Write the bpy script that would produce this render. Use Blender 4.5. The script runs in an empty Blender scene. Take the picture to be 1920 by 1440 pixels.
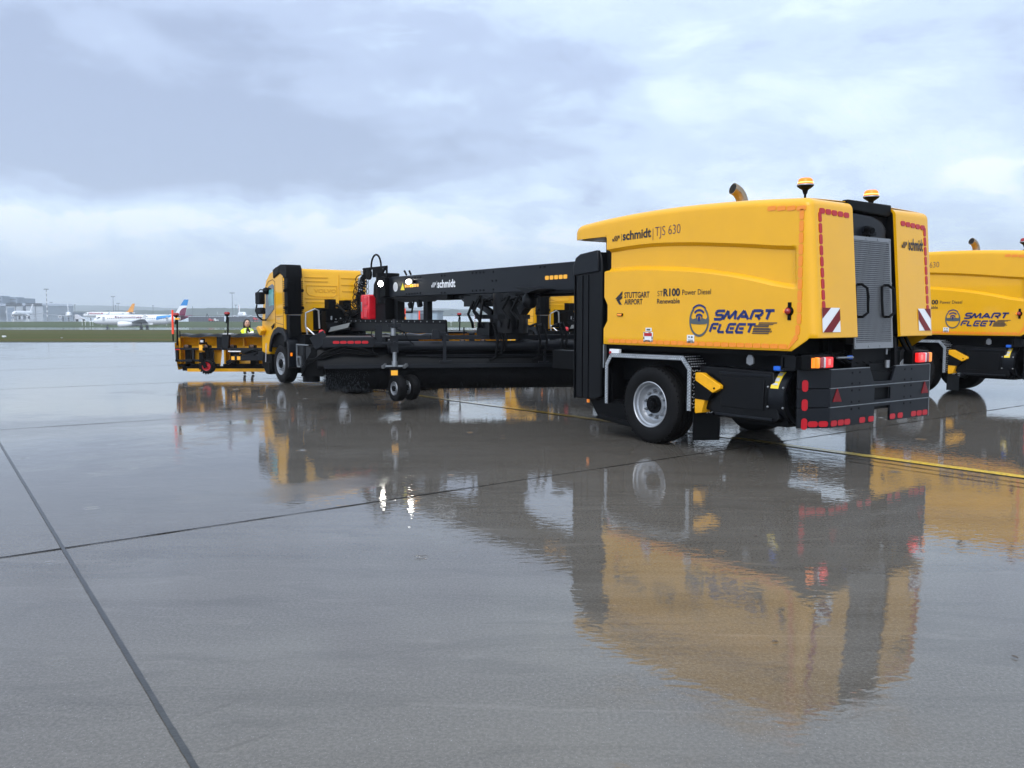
import bpy, bmesh, math, random
from math import sin, cos, pi, radians, atan, sqrt
from mathutils import Vector, Matrix
random.seed(7)
SC = bpy.context.scene
COL = SC.collection
# ---------------------------------------------------------------- camera
FPX, HZ, CH = 1600.0, 594.0, 1.7            # focal length in photo pixels, horizon row, eye height
PITCH = atan((720 - HZ) / FPX)
cam = bpy.data.cameras.new('camera')
camo = bpy.data.objects.new('camera', cam); COL.objects.link(camo)
cam.sensor_width = 36.0; cam.lens = 36.0 * FPX / 1920.0
cam.clip_start = 0.1; cam.clip_end = 20000
camo.location = (0, 0, CH); camo.rotation_euler = (pi / 2 - PITCH, 0, 0)
SC.camera = camo
SC.view_settings.view_transform = 'Standard'
try: SC.view_settings.look = 'None'
except Exception: pass
SC.view_settings.gamma = 1.0
SC.view_settings.exposure = 0.06
SC.cycles.max_bounces = 8
SC.cycles.volume_bounces = 1
SC.cycles.sample_clamp_indirect = 6
# ---------------------------------------------------------------- node helper
class NT:
    def __init__(s, nt): s.t = nt; s.n = nt.nodes; s.l = nt.links
    def new(s, typ, ins=None, **props):
        nd = s.n.new(typ)
        for k, v in props.items(): setattr(nd, k, v)
        for k, v in (ins or {}).items(): s.set(nd, k, v)
        return nd
    def set(s, nd, k, v):
        sock = nd.inputs[k]
        if isinstance(v, bpy.types.NodeSocket): s.l.new(v, sock)
        elif isinstance(v, bpy.types.Node): s.l.new(v.outputs[0], sock)
        else:
            if isinstance(v, (tuple, list)) and len(v) == 3 and sock.type == 'RGBA': v = (*v, 1)
            sock.default_value = v
    def m(s, op, a, b=0.0, c=0.0, clamp=False):
        nd = s.n.new('ShaderNodeMath'); nd.operation = op; nd.use_clamp = clamp
        s.set(nd, 0, a); s.set(nd, 1, b)
        if op in ('MULTIPLY_ADD', 'SMOOTH_MIN', 'WRAP', 'COMPARE'): s.set(nd, 2, c)
        return nd.outputs[0]
    def mix(s, f, a, b, mode='MIX'):
        nd = s.n.new('ShaderNodeMix'); nd.data_type = 'RGBA'; nd.blend_type = mode
        s.set(nd, 0, f); s.set(nd, 6, a); s.set(nd, 7, b)
        return nd.outputs[2]
    def ramp(s, f, pts, interp='LINEAR'):
        nd = s.n.new('ShaderNodeValToRGB'); nd.color_ramp.interpolation = interp
        e = nd.color_ramp.elements
        while len(e) < len(pts): e.new(0.5)
        for el, (p, c) in zip(e, pts):
            el.position = p
            if not isinstance(c, (tuple, list)): c = (c, c, c)
            el.color = (*c, 1)
        s.set(nd, 0, f)
        return nd.outputs[0]
    def noise(s, vec, scale, detail=3, rough=.55, dist=0.0):
        nd = s.new('ShaderNodeTexNoise', {'Scale': scale, 'Detail': detail, 'Roughness': rough, 'Distortion': dist})
        if vec is not None: s.set(nd, 'Vector', vec)
        return nd.outputs[0]
# ---------------------------------------------------------------- sky
SUN_EL, SUN_AZ = radians(38), radians(200)    # veiled sun behind the camera's left shoulder (azimuth from +Y, clockwise)
wd = bpy.data.worlds.new('World'); SC.world = wd; wd.use_nodes = True
W_ = NT(wd.node_tree); W_.n.clear()
tc = W_.new('ShaderNodeTexCoord').outputs['Generated']
sep = W_.new('ShaderNodeSeparateXYZ', {0: tc})
X, Y, Z = sep.outputs
zz = W_.m('ADD', W_.m('MAXIMUM', Z, 0.0), 0.22)
pv = W_.new('ShaderNodeCombineXYZ', {0: W_.m('DIVIDE', X, zz), 1: W_.m('DIVIDE', Y, zz), 2: 0.3}).outputs[0]
n1 = W_.noise(pv, 0.9, 6, .5, .8)
n2 = W_.noise(W_.new('ShaderNodeVectorMath', {0: pv, 1: (7, 3, 1)}, operation='ADD').outputs[0], 2.6, 7, .55, .6)
n3 = W_.noise(W_.new('ShaderNodeVectorMath', {0: tc, 1: (1.0, 1.0, 2.6)}, operation='MULTIPLY').outputs[0], 7.0, 5, .55, .3)
def blob(px, py, rx, ry, amp):
    d = Vector(((px - 960) / FPX, 1.0, (HZ - py) / FPX)).normalized()
    a = W_.m('DIVIDE', W_.m('SUBTRACT', X, d.x), rx / FPX)
    b = W_.m('DIVIDE', W_.m('SUBTRACT', Z, d.z), ry / FPX)
    r2 = W_.m('ADD', W_.m('MULTIPLY', a, a), W_.m('MULTIPLY', b, b))
    g = W_.m('POWER', 2.718, W_.m('MULTIPLY', r2, -1.0))
    return W_.m('MULTIPLY', g, amp)
fac = W_.m('ADD', W_.m('MULTIPLY', W_.m('SUBTRACT', n1, .5), .95), W_.m('MULTIPLY', W_.m('SUBTRACT', n2, .5), .85))
fac = W_.m('ADD', fac, W_.m('MULTIPLY', W_.m('SUBTRACT', n3, .5), .85))
fac = W_.m('ADD', fac, 0.50)
n4 = W_.noise(W_.new('ShaderNodeVectorMath', {0: tc, 1: (1.0, 1.0, 1.9)}, operation='MULTIPLY').outputs[0], 9.0, 7, .55, .5)
band = W_.ramp(W_.m('MAXIMUM', Z, 0.0), [(0.0, .35), (.04, .8), (.11, 1.0), (.19, .15), (.3, 0.0)])
fac = W_.m('ADD', fac, W_.m('MULTIPLY', W_.m('MULTIPLY', W_.m('SUBTRACT', n4, .45), 1.7), band))
for bl in [(440, 285, 430, 100, -.60), (60, 250, 330, 140, -.34), (330, 60, 520, 120, -.20), (950, 110, 260, 110, -.14), (90, 408, 260, 34, .60), (110, 470, 260, 40, .42), (800, 425, 260, 65, .50), (1180, 200, 260, 170, .08), (1450, 150, 300, 120, -.06), (500, 120, 500, 160, -.06),
           (640, 470, 200, 36, .16), (330, 470, 170, 22, -.18), (250, 520, 320, 16, .12), (1650, 120, 420, 200, .24), (1450, 330, 260, 80, .05), (980, 400, 80, 60, -.12), (30, 520, 120, 20, -.12)]:
    fac = W_.m('ADD', fac, blob(*bl))
cloud = W_.ramp(fac, [(0.0, (.38, .47, .70)), (.28, (.53, .65, .92)), (.52, (.73, .90, 1.15)), (.76, (.94, 1.12, 1.32)), (1.0, (1.28, 1.38, 1.45))], 'EASE')
# low air near the horizon is paler, the overcast is brightest overhead and towards the hidden sun
hzf = W_.ramp(W_.m('MAXIMUM', Z, 0.0), [(0.0, 1.0), (.03, .5), (.08, 0.0)])
cloud = W_.mix(W_.m('MULTIPLY', hzf, .75), cloud, (1.22, 1.28, 1.38))
cloud = W_.mix(W_.ramp(Z, [(.30, 0.0), (.60, 1.0)]), cloud, W_.mix(1.0, cloud, (1.10, 1.0, .89), 'MULTIPLY'))
sd = Vector((sin(SUN_AZ) * cos(SUN_EL), cos(SUN_AZ) * cos(SUN_EL), sin(SUN_EL)))
dt = W_.new('ShaderNodeVectorMath', {0: tc, 1: tuple(sd)}, operation='DOT_PRODUCT').outputs['Value']
glow = W_.m('MULTIPLY', W_.m('POWER', W_.m('MAXIMUM', dt, 0.0), 2.0), .9)
zen = W_.ramp(Z, [(0.0, 0.0), (.30, 0.0), (.9, .55)])
gain = W_.m('ADD', W_.m('ADD', 1.0, glow), zen)
cloud10 = W_.new('ShaderNodeVectorMath', {0: cloud, 3: W_.m('MULTIPLY', gain, 10.0)}, operation='SCALE').outputs[0]
sky = W_.new('ShaderNodeTexSky', sky_type='NISHITA', sun_disc=False, sun_elevation=SUN_EL, sun_rotation=SUN_AZ)
sky.air_density = 1.5; sky.dust_density = 4.0
col = W_.mix(.92, sky.outputs[0], cloud10)
bg = W_.new('ShaderNodeBackground', {0: col, 1: 0.10})
wo = W_.new('ShaderNodeOutputWorld', {0: bg})
sun = bpy.data.lights.new('sun', 'SUN'); sun.energy = 1.3; sun.angle = radians(35); sun.color = (1, .96, .9)
suno = bpy.data.objects.new('sun', sun); COL.objects.link(suno)
suno.rotation_euler = (-sd).to_track_quat('-Z', 'Y').to_euler(); suno.location = (0, 0, 60)
# ---------------------------------------------------------------- pixel/plane geometry of the place
def ray(u, v):
    a = (u - 960) / FPX; b = (720 - v) / FPX
    return Vector((a, cos(PITCH) + b * sin(PITCH), -sin(PITCH) + b * cos(PITCH)))
EYE = Vector((0, 0, CH))
def ground(u, v, z=0.0):
    d = ray(u, v); return EYE + d * ((z - CH) / d.z)
def at(u, v, depth):
    d = ray(u, v); return EYE + d * (depth / d.y)
YAW = atan(1160 / FPX * cos(PITCH))           # the sweepers point 35.9 degrees left of the view axis
FW = Vector((-sin(YAW), cos(YAW), 0)); RT = Vector((cos(YAW), sin(YAW), 0))
ORI = ground(1215, 832)                       # under the rear left tyre of the near sweeper
ROTZ = YAW + pi / 2
def loc_of(p):
    q = p - ORI; return (q.dot(FW), q.dot(RT), q.z)
def wld(x, y, z=0.0): return ORI + FW * x + RT * y + Vector((0, 0, z))
def side(u, v, c=0.0):
    d = ray(u, v); t = (c - (EYE - ORI).dot(RT)) / d.dot(RT); return loc_of(EYE + d * t)
def rear(u, v, c):
    d = ray(u, v); t = (c - (EYE - ORI).dot(FW)) / d.dot(FW); return loc_of(EYE + d * t)
# ---------------------------------------------------------------- materials
MATS = {}
def mat(name, col, rough=.5, metal=0.0, coat=0.0, var=.0, vscale=3.0, bump=0.0, bscale=60.0, spec=.5, emit=None, estr=0.0, drops=False):
    if name in MATS: return MATS[name]
    m = bpy.data.materials.new(name); m.use_nodes = True
    T = NT(m.node_tree); b = T.n['Principled BSDF']
    T.set(b, 'Base Color', col); T.set(b, 'Roughness', rough); T.set(b, 'Metallic', metal)
    T.set(b, 'Coat Weight', coat); T.set(b, 'Coat Roughness', .05); T.set(b, 'Specular IOR Level', spec)
    oc = T.new('ShaderNodeTexCoord').outputs['Object']
    if var:
        n = T.noise(oc, vscale, 5, .6)
        c2 = tuple(c * (1 - var) for c in col); c3 = tuple(min(1, c * (1 + var)) for c in col)
        T.set(b, 'Base Color', T.ramp(n, [(.3, c2), (.7, c3)]))
        T.set(b, 'Roughness', T.m('ADD', T.m('MULTIPLY', T.m('SUBTRACT', n, .5), .25), rough))
    if bump or drops:
        h = T.noise(oc, bscale, 2, .5)
        bn = T.new('ShaderNodeBump', {'Height': h, 'Strength': bump, 'Distance': .004})
        if drops:
            v = T.new('ShaderNodeTexVoronoi', {'Vector': oc, 'Scale': 130.0}).outputs['Distance']
            hd = T.ramp(v, [(0.0, 1.0), (.28, 0.0)])
            bn = T.new('ShaderNodeBump', {'Height': hd, 'Strength': .16, 'Distance': .002, 'Normal': bn.outputs[0]})
            T.set(b, 'Coat Normal', bn.outputs[0])
        else: T.set(b, 'Normal', bn.outputs[0])
    if emit: T.set(b, 'Emission Color', emit); T.set(b, 'Emission Strength', estr)
    MATS[name] = m; return m
YEL = mat('yellow_paint', (.77, .385, .0010), .36, coat=.45, spec=.3, var=.05, vscale=1.2, bump=.05, bscale=4, drops=True)
YED = mat('yellow_steel', (.80, .38, .004), .45, coat=.15, spec=.3, var=.18, vscale=4, bump=.2)
ORT = mat('orange_reflective_tape', (.84, .25, .002), .35, coat=.4)
AMT = mat('amber_reflective_tape', (1.0, .45, .01), .35, coat=.4)
RDT = mat('red_reflective_tape', (.42, .004, .012), .35, spec=.3, coat=.15)
RDD = mat('dark_red_sheet', (.16, .003, .006), .4, spec=.25)
WHT = mat('white_sheet', (.75, .76, .78), .4)
BLK = mat('black_paint', (.0022, .0025, .0035), .36, spec=.16, coat=.02, var=.3, vscale=2.5, bump=.08, bscale=15)
BLM = mat('black_plastic', (.003, .0033, .004), .52, spec=.10, var=.25, vscale=6, bump=.15)
GRP = mat('dark_grey_paint', (.0055, .0068, .010), .38, spec=.19, coat=.03, var=.2, vscale=2, drops=True)
RUB = mat('tyre_rubber', (.0055, .0055, .006), .6, spec=.14, var=.3, vscale=9, bump=.5, bscale=40)
SIL = mat('silver_rim', (.34, .36, .39), .35, metal=.55, var=.1, vscale=8)
ALU = mat('aluminium_plate', (.72, .75, .78), .30, metal=.7, var=.2, vscale=14, bump=.5, bscale=45)
STL = mat('galvanised_steel', (.25, .265, .28), .40, metal=.7, var=.25, vscale=9)
GRL = mat('grille_metal', (.20, .21, .225), .42, metal=.3)
INK = mat('black_lettering', (.012, .011, .016), .45)
BLU = mat('blue_lettering', (.006, .020, .13), .45)
GRY = mat('grey_lettering', (.075, .09, .10), .45)
PUR = mat('violet_lettering', (.055, .012, .07), .45)
REDP = mat('red_plastic', (.60, .008, .02), .4, coat=.4, var=.15, vscale=6)
BLP = mat('blue_plastic', (.01, .12, .62), .4)
CHR = mat('polished_exhaust', (.34, .25, .17), .22, metal=1.0)
GLS = mat('tinted_glass', (.02, .03, .035), .06, spec=.9, coat=.5)
TEAL = mat('green_tint_glass', (.12, .36, .36), .12, spec=.8, emit=(.25, .62, .62), estr=.0)
BRS = mat('black_bristle', (.005, .0055, .0065), .7, spec=.12)
BRG = mat('worn_bristle', (.03, .037, .045), .6, var=.5, vscale=20)
AMB = mat('amber_lamp', (.8, .16, .002), .3, emit=(1, .26, .004), estr=.75)
AMC = mat('amber_lamp_core', (1, .8, .3), .3, emit=(1, .50, .05), estr=2.2)
REDL = mat('lit_red_lens', (.8, .02, .02), .25, coat=.5, emit=(1, .02, .02), estr=.55)
REDH = mat('lit_red_core', (.9, .1, .08), .25, emit=(1, .10, .09), estr=1.6)
REDK = mat('dark_red_lens', (.30, .008, .010), .2, coat=.6)
ORL = mat('orange_lens', (.9, .22, .01), .25, coat=.5, emit=(1, .3, .02), estr=.5)
CLR = mat('clear_lens', (.55, .55, .58), .2, coat=.5)
LMP = mat('lit_work_lamp', (1, 1, 1), .3, emit=(1, .96, .86), estr=40)
SIG = mat('signal_orange', (1, .07, .03), .45, emit=(1, .08, .03), estr=.12)
# ---------------------------------------------------------------- mesh builder
FRAME = [0.0, 0.0, True]                      # origin of the vehicle frame in use; True = (forward, right, up) axes
class MB:
    def __init__(s): s.v = []; s.f = []; s.M = None; s.seg = []
    def add(s, vs, fs):
        b = len(s.v); s.seg.append((b, len(s.f)))
        for p in vs:
            p = Vector(p)
            if s.M is not None: p = s.M @ p
            s.v.append(p)
        for f in fs: s.f.append(tuple(b + i for i in f))
        return s
    def box(s, x0, x1, y0, y1, z0, z1):
        return s.add([(x, y, z) for x in (x0, x1) for y in (y0, y1) for z in (z0, z1)],
                     [(0, 1, 3, 2), (4, 6, 7, 5), (0, 4, 5, 1), (2, 3, 7, 6), (0, 2, 6, 4), (1, 5, 7, 3)])
    def bar(s, p, q, w, h=None, up=(0, 0, 1)):
        h = h or w; p = Vector(p); q = Vector(q); d = (q - p).normalized(); u = Vector(up)
        if abs(d.dot(u)) > .98: u = Vector((1, 0, 0))
        r = d.cross(u).normalized(); u = r.cross(d).normalized()
        vs = [c + r * (a * w / 2) + u * (b * h / 2) for c in (p, q) for a, b in ((-1, -1), (1, -1), (1, 1), (-1, 1))]
        return s.add(vs, [(0, 1, 2, 3), (4, 7, 6, 5), (0, 4, 5, 1), (1, 5, 6, 2), (2, 6, 7, 3), (3, 7, 4, 0)])
    def prism(s, pts, h0, h1, plane='xz'):
        n = len(pts)
        def P(a, b, h): return {'xz': (a, h, b), 'xy': (a, b, h), 'yz': (h, a, b)}[plane]
        vs = [P(a, b, h0) for a, b in pts] + [P(a, b, h1) for a, b in pts]
        return s.add(vs, [tuple(range(n)), tuple(range(2 * n - 1, n - 1, -1))] + [(i, (i + 1) % n, n + (i + 1) % n, n + i) for i in range(n)])
    def cyl(s, p, q, r0, r1=None, n=16, cap=True):
        r1 = r0 if r1 is None else r1; p = Vector(p); q = Vector(q); d = (q - p).normalized()
        u = Vector((0, 0, 1)) if abs(d.z) < .9 else Vector((1, 0, 0))
        a = d.cross(u).normalized(); b = d.cross(a)
        vs = []
        for c, r in ((p, r0), (q, r1)):
            for i in range(n):
                t = 2 * pi * i / n; vs.append(c + a * (cos(t) * r) + b * (sin(t) * r))
        fs = [(i, (i + 1) % n, n + (i + 1) % n, n + i) for i in range(n)]
        if cap: fs += [tuple(range(n)), tuple(range(2 * n - 1, n - 1, -1))]
        return s.add(vs, fs)
    def tube(s, pts, r, n=8):
        pts = [Vector(p) for p in pts]; vs = []; fs = []
        pr = None
        for i, p in enumerate(pts):
            d = (pts[min(i + 1, len(pts) - 1)] - pts[max(i - 1, 0)]).normalized()
            if pr is None:
                u = Vector((0, 0, 1)) if abs(d.z) < .9 else Vector((1, 0, 0)); a = d.cross(u).normalized()
            else: a = (pr - d * pr.dot(d)).normalized()
            pr = a; b = d.cross(a)
            rr = r[i] if isinstance(r, (list, tuple)) else r
            for k in range(n):
                t = 2 * pi * k / n; vs.append(p + a * (cos(t) * rr) + b * (sin(t) * rr))
        for i in range(len(pts) - 1):
            for k in range(n): fs.append((i * n + k, i * n + (k + 1) % n, (i + 1) * n + (k + 1) % n, (i + 1) * n + k))
        fs += [tuple(range(n)), tuple((len(pts) - 1) * n + k for k in range(n - 1, -1, -1))]
        return s.add(vs, fs)
    def lathe(s, prof, c, ax='y', n=32, sx=1.0):
        c = Vector(c); vs = []; fs = []; m = len(prof)
        for i in range(n):
            t = 2 * pi * i / n
            for h, r in prof:
                a, b = cos(t) * r * sx, sin(t) * r
                vs.append(c + {'y': Vector((a, h, b)), 'x': Vector((h, a, b)), 'z': Vector((a, b, h))}[ax])
        for i in range(n):
            for k in range(m - 1):
                j = (i + 1) % n; fs.append((i * m + k, i * m + k + 1, j * m + k + 1, j * m + k))
        return s.add(vs, fs)
    def grid(s, rows):
        m = len(rows[0]); vs = [p for r in rows for p in r]
        return s.add(vs, [(i * m + k, i * m + k + 1, (i + 1) * m + k + 1, (i + 1) * m + k) for i in range(len(rows) - 1) for k in range(m - 1)])
    def ball(s, c, r, n=12, sc=(1, 1, 1)):
        c = Vector(c); rows = []
        for i in range(n // 2 + 1):
            t = pi * i / (n // 2)
            rows.append([c + Vector((sin(t) * cos(2 * pi * k / n) * r * sc[0], sin(t) * sin(2 * pi * k / n) * r * sc[1], cos(t) * r * sc[2])) for k in range(n + 1)])
        return s.grid(rows)
    def build_each(s, name, mt, parent=None, per=1, **k):
        """every added piece (or every run of `per` pieces) becomes an object of its own"""
        sg = s.seg[::per] + [(len(s.v), len(s.f))]; out = []
        for (v0, f0), (v1, f1) in zip(sg, sg[1:]):
            m = MB(); m.v = s.v[v0:v1]; m.f = [tuple(i - v0 for i in f) for f in s.f[f0:f1]]
            out.append(m.build(name, mt, parent, **k))
        return out
    def build(s, name, mt, parent=None, bevel=0.0, smooth=35, merge=True, kind=None):
        me = bpy.data.meshes.new(name)
        ox, oy, fl = FRAME
        vs = [((p[0] - ox), -(p[1] - oy), p[2]) if fl else (p[0] - ox, p[1] - oy, p[2]) for p in s.v]
        me.from_pydata(vs, [], s.f)
        bm = bmesh.new(); bm.from_mesh(me)
        if merge: bmesh.ops.remove_doubles(bm, verts=bm.verts, dist=1e-5)
        bmesh.ops.recalc_face_normals(bm, faces=bm.faces)
        bm.to_mesh(me); bm.free()
        if smooth:
            me.shade_smooth(); me.set_sharp_from_angle(angle=radians(smooth))
        me.materials.append(mt)
        o = bpy.data.objects.new(name, me); COL.objects.link(o)
        if parent is not None: o.parent = parent
        if bevel:
            md = o.modifiers.new('bevel', 'BEVEL'); md.width = bevel; md.segments = 2; md.limit_method = 'ANGLE'; md.angle_limit = radians(40)
        if kind: o['kind'] = kind
        return o
def tag(o, label, cat, group=None, kind=None):
    if label: o['label'] = label
    if cat: o['category'] = cat
    if group: o['group'] = group
    if kind: o['kind'] = kind
    return o
def thing(name, label, cat, loc, rz=0.0, group=None):
    o = bpy.data.objects.new(name, None); COL.objects.link(o); o.empty_display_size = .3
    o.location = loc; o.rotation_euler = (0, 0, rz)
    return tag(o, label, cat, group)
KIDS = {}
def copy_tree(o, parent=None):
    c = o.copy(); COL.objects.link(c)
    if parent is not None: c.parent = parent
    for ch in list(o.children): copy_tree(ch, c)
    return c
def text(s, p0, p1, z0, z1, plane, c, mt, parent, name='lettering', bold=0.0, shear=0.0, flip=1, out=-1, slope=0.0):
    """lettering fitted between p0 and p1 (reading direction) and baseline z0 / top z1 on the plane x=c or y=c"""
    cu = bpy.data.curves.new('t', 'FONT'); cu.body = s; cu.offset = bold; cu.shear = shear; cu.resolution_u = 4
    ob = bpy.data.objects.new('t', cu); COL.objects.link(ob)
    dg = bpy.context.evaluated_depsgraph_get()
    me0 = bpy.data.meshes.new_from_object(ob.evaluated_get(dg))
    bpy.data.objects.remove(ob)
    xs = [v.co.x for v in me0.vertices]; ys = [v.co.y for v in me0.vertices if True]
    x0, x1 = min(xs), max(xs); ya, yb = 0.0, max(ys)
    mb = MB(); vs = []
    for v in me0.vertices:
        fx = (v.co.x - x0) / (x1 - x0); fz = (v.co.y - ya) / (yb - ya)
        a = p0 + (p1 - p0) * fx; z = z0 + (z1 - z0) * fz + slope * fx
        vs.append((a, c, z) if plane == 'y' else (c, a, z))
    mb.add(vs, [tuple(p.vertices) for p in me0.polygons])
    bpy.data.meshes.remove(me0)
    return mb.build(name, mt, parent, smooth=0, merge=False)
# ================================================================ ground
FRAME[:] = [0, 0, False]
def wet_apron():
    m = bpy.data.materials.new('wet_concrete'); m.use_nodes = True
    T = NT(m.node_tree); b = T.n['Principled BSDF']
    oc = T.new('ShaderNodeTexCoord').outputs['Object']
    big = T.noise(oc, .16, 4, .55, .5)
    streak = T.noise(T.new('ShaderNodeMapping', {'Vector': oc, 'Rotation': (0, 0, radians(-52)), 'Scale': (.5, 2.6, 1)}).outputs[0], .7, 5, .6, .6)
    fine = T.noise(oc, 55, 4, .8)
    speck = T.noise(oc, 150, 2, .6)
    col = T.ramp(big, [(.3, (.080, .070, .057)), (.7, (.114, .101, .085))])
    col = T.mix(.35, col, T.ramp(streak, [(.35, (.052, .045, .037)), (.65, (.130, .120, .106))]))
    col = T.mix(T.m('MULTIPLY', T.ramp(fine, [(.42, 0.0), (.62, 1.0)]), .62), col, (.18, .165, .142))
    col = T.mix(T.ramp(speck, [(.66, 0.0), (.72, .9)]), col, (.40, .39, .37))
    lite = T.noise(T.new('ShaderNodeMapping', {'Vector': oc, 'Rotation': (0, 0, radians(-38)), 'Scale': (1.0, 5.5, 1)}).outputs[0], .9, 4, .6, 1.2)
    col = T.mix(T.m('MULTIPLY', T.ramp(lite, [(.60, 0.0), (.72, 1.0)]), .30), col, (.22, .20, .175))
    spx = T.new('ShaderNodeSeparateXYZ', {0: oc}).outputs
    def cell(nx, ny, off, step): return T.m('FLOOR', T.m('DIVIDE', T.m('SUBTRACT', T.m('ADD', T.m('MULTIPLY', spx[0], nx), T.m('MULTIPLY', spx[1], ny)), off), step))
    slab = T.new('ShaderNodeTexWhiteNoise', {'Vector': T.new('ShaderNodeCombineXYZ', {0: cell(-.612, .791, 6.896, 7.93), 1: cell(.824, .566, .766, 8.36), 2: 3.0}).outputs[0]}, noise_dimensions='3D').outputs['Value']
    col = T.mix(1.0, col, T.ramp(slab, [(0, (.80, .79, .78)), (1, (1.0, 1.0, 1.0))]), 'MULTIPLY')
    stain = T.noise(T.new('ShaderNodeMapping', {'Vector': oc, 'Location': (3, 9, 0), 'Rotation': (0, 0, radians(36)), 'Scale': (.35, 1.6, 1)}).outputs[0], 1.4, 6, .65, 1.5)
    col = T.mix(T.m('MULTIPLY', T.ramp(stain, [(.52, 0.0), (.64, 1.0)]), .28), col, (.045, .038, .030))
    T.set(b, 'Base Color', col); T.set(b, 'Roughness', .75); T.set(b, 'Specular IOR Level', .1)
    # thickness of the water film: 1 = standing water
    mid_ = T.noise(oc, 1.1, 6, .65, .8)
    w = T.m('ADD', T.m('ADD', T.m('MULTIPLY', big, .8), T.m('MULTIPLY', streak, .30)), T.m('MULTIPLY', T.m('SUBTRACT', mid_, .5), .50))
    w = T.m('ADD', w, T.m('MULTIPLY', T.m('SUBTRACT', slab, .5), .14))
    sp = T.new('ShaderNodeSeparateXYZ', {0: oc}).outputs
    # the slab under the sweeper and the one beyond the near joint drain towards the joint and hold water
    def spot(cx, cy, rx, ry, amp, rot=0.0):
        dx = T.m('SUBTRACT', sp[0], cx); dy = T.m('SUBTRACT', sp[1], cy); c, s_ = cos(rot), sin(rot)
        a = T.m('DIVIDE', T.m('ADD', T.m('MULTIPLY', dx, c), T.m('MULTIPLY', dy, s_)), rx)
        e = T.m('DIVIDE', T.m('SUBTRACT', T.m('MULTIPLY', dy, c), T.m('MULTIPLY', dx, s_)), ry)
        return T.m('MULTIPLY', T.m('POWER', 2.718, T.m('MULTIPLY', T.m('ADD', T.m('MULTIPLY', a, a), T.m('MULTIPLY', e, e)), -1.0)), amp)
    for q in [(2.2, 7.0, 3.6, 3.0, .50), (5.5, 9.0, 3.5, 3.5, .30), (-1.5, 8.7, 1.8, .5, -.34, .65), (-6.5, 13.6, 3.2, .75, -.30, .6), (-1.2, 3.8, 3.0, 1.6, -.20), (1.5, 3.1, 4.0, 1.0, -.10)]:
        w = T.m('ADD', w, spot(*q))
    puddle = T.ramp(w, [(.38, 0.0), (.56, 1.0)], 'EASE')
    rp = T.noise(T.new('ShaderNodeMapping', {'Vector': oc, 'Rotation': (0, 0, radians(-30)), 'Scale': (1, 1.9, 1)}).outputs[0], 10, 1.5, .5, .3)
    rp2 = T.noise(oc, 3.0, 2, .5)
    vor = T.new('ShaderNodeTexVoronoi', {'Vector': oc, 'Scale': 1.9}, feature='F1')
    dd = vor.outputs['Distance']
    ring = T.m('SINE', T.m('MULTIPLY', dd, 130.0))
    ring = T.m('MULTIPLY', ring, T.ramp(dd, [(0.0, 1.0), (.12, .8), (.17, 0.0)]))
    on = T.m('GREATER_THAN', T.new('ShaderNodeSeparateXYZ', {0: vor.outputs['Color']}).outputs[0], .72)
    ring = T.m('MULTIPLY', T.m('MULTIPLY', ring, on), .8)
    rips = T.m('ADD', T.m('ADD', rp, T.m('MULTIPLY', rp2, 1.4)), ring)
    damp = T.m('SUBTRACT', 1.0, puddle)
    b1 = T.new('ShaderNodeBump', {'Height': rips, 'Strength': 1.0, 'Distance': .0008})
    b2 = T.new('ShaderNodeBump', {'Height': T.m('ADD', fine, T.m('MULTIPLY', speck, .5)), 'Strength': T.m('MULTIPLY_ADD', damp, .80, .03), 'Distance': .0009, 'Normal': b1.outputs[0]})
    b3 = T.new('ShaderNodeBump', {'Height': fine, 'Strength': .6, 'Distance': .002})
    T.set(b, 'Normal', b3.outputs[0])
    T.set(b, 'Coat Weight', 1.0); T.set(b, 'Coat IOR', 1.45); T.set(b, 'Coat Normal', b2.outputs[0])
    T.set(b, 'Coat Roughness', T.m('MULTIPLY_ADD', damp, .105, .004))
    return m
APR = wet_apron()
def sheet(name, y0, y1, z0, z1, m, x0=-600, x1=600, kind='structure', n=1):
    mb = MB(); rows = []
    for i in range(n + 1):
        f = i / n; rows.append([(x0, y0 + (y1 - y0) * f, z0 + (z1 - z0) * f), (x1, y0 + (y1 - y0) * f, z0 + (z1 - z0) * f)])
    mb.grid(rows); return mb.build(name, m, smooth=0, kind=kind)
sheet('apron', -60, 58, 0, 0, APR, -260, 260)
SEAL = mat('joint_sealant', (.009, .008, .007), .7, spec=.12, bump=.4, bscale=50)
SEAL2 = mat('wide_joint_sealant', (.022, .023, .024), .45, spec=.3, coat=.35, var=.5, vscale=14, bump=.5, bscale=50)
def strip(name, p, q, w, m, z, wob=0.0, n=1, kind='structure'):
    p = Vector((p[0], p[1], 0)); q = Vector((q[0], q[1], 0)); d = (q - p); L = d.length; d.normalize(); r = Vector((d.y, -d.x, 0))
    mb = MB(); rows = []
    for i in range(n + 1):
        c = p + d * (L * i / n); a = 1 + (random.uniform(-wob, wob) if n > 1 else 0); s = random.uniform(-wob, wob) * w * .3 if n > 1 else 0
        rows.append([c + r * (w / 2 * a + s) + Vector((0, 0, z)), c - r * (w / 2 * a - s) + Vector((0, 0, z))])
    return mb.grid(rows).build(name, m, smooth=0, kind=kind)
PA, DA = Vector((-3.30, 6.165)), Vector((8.31, 6.431)).normalized()
strip('expansion_joint', PA - DA * 12, PA + DA * 40, .022, SEAL, .004, .5, 200)
PC, DC = Vector((-7.722, 12.776)), Vector((3.22, 2.13)).normalized()
strip('expansion_joint', PC - DC * 20, PC + DC * 45, .022, SEAL, .004, .5, 200)
for k in (1, 2, 3):
    strip('expansion_joint', PC + Vector((0, 10 * k)) - DC * 40, PC + Vector((0, 10 * k)) + DC * 60, .03, SEAL, .004, .3, 120)
PB, DB = Vector((-6.878, 11.366)), Vector((5.679, -8.265)).normalized()
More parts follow.
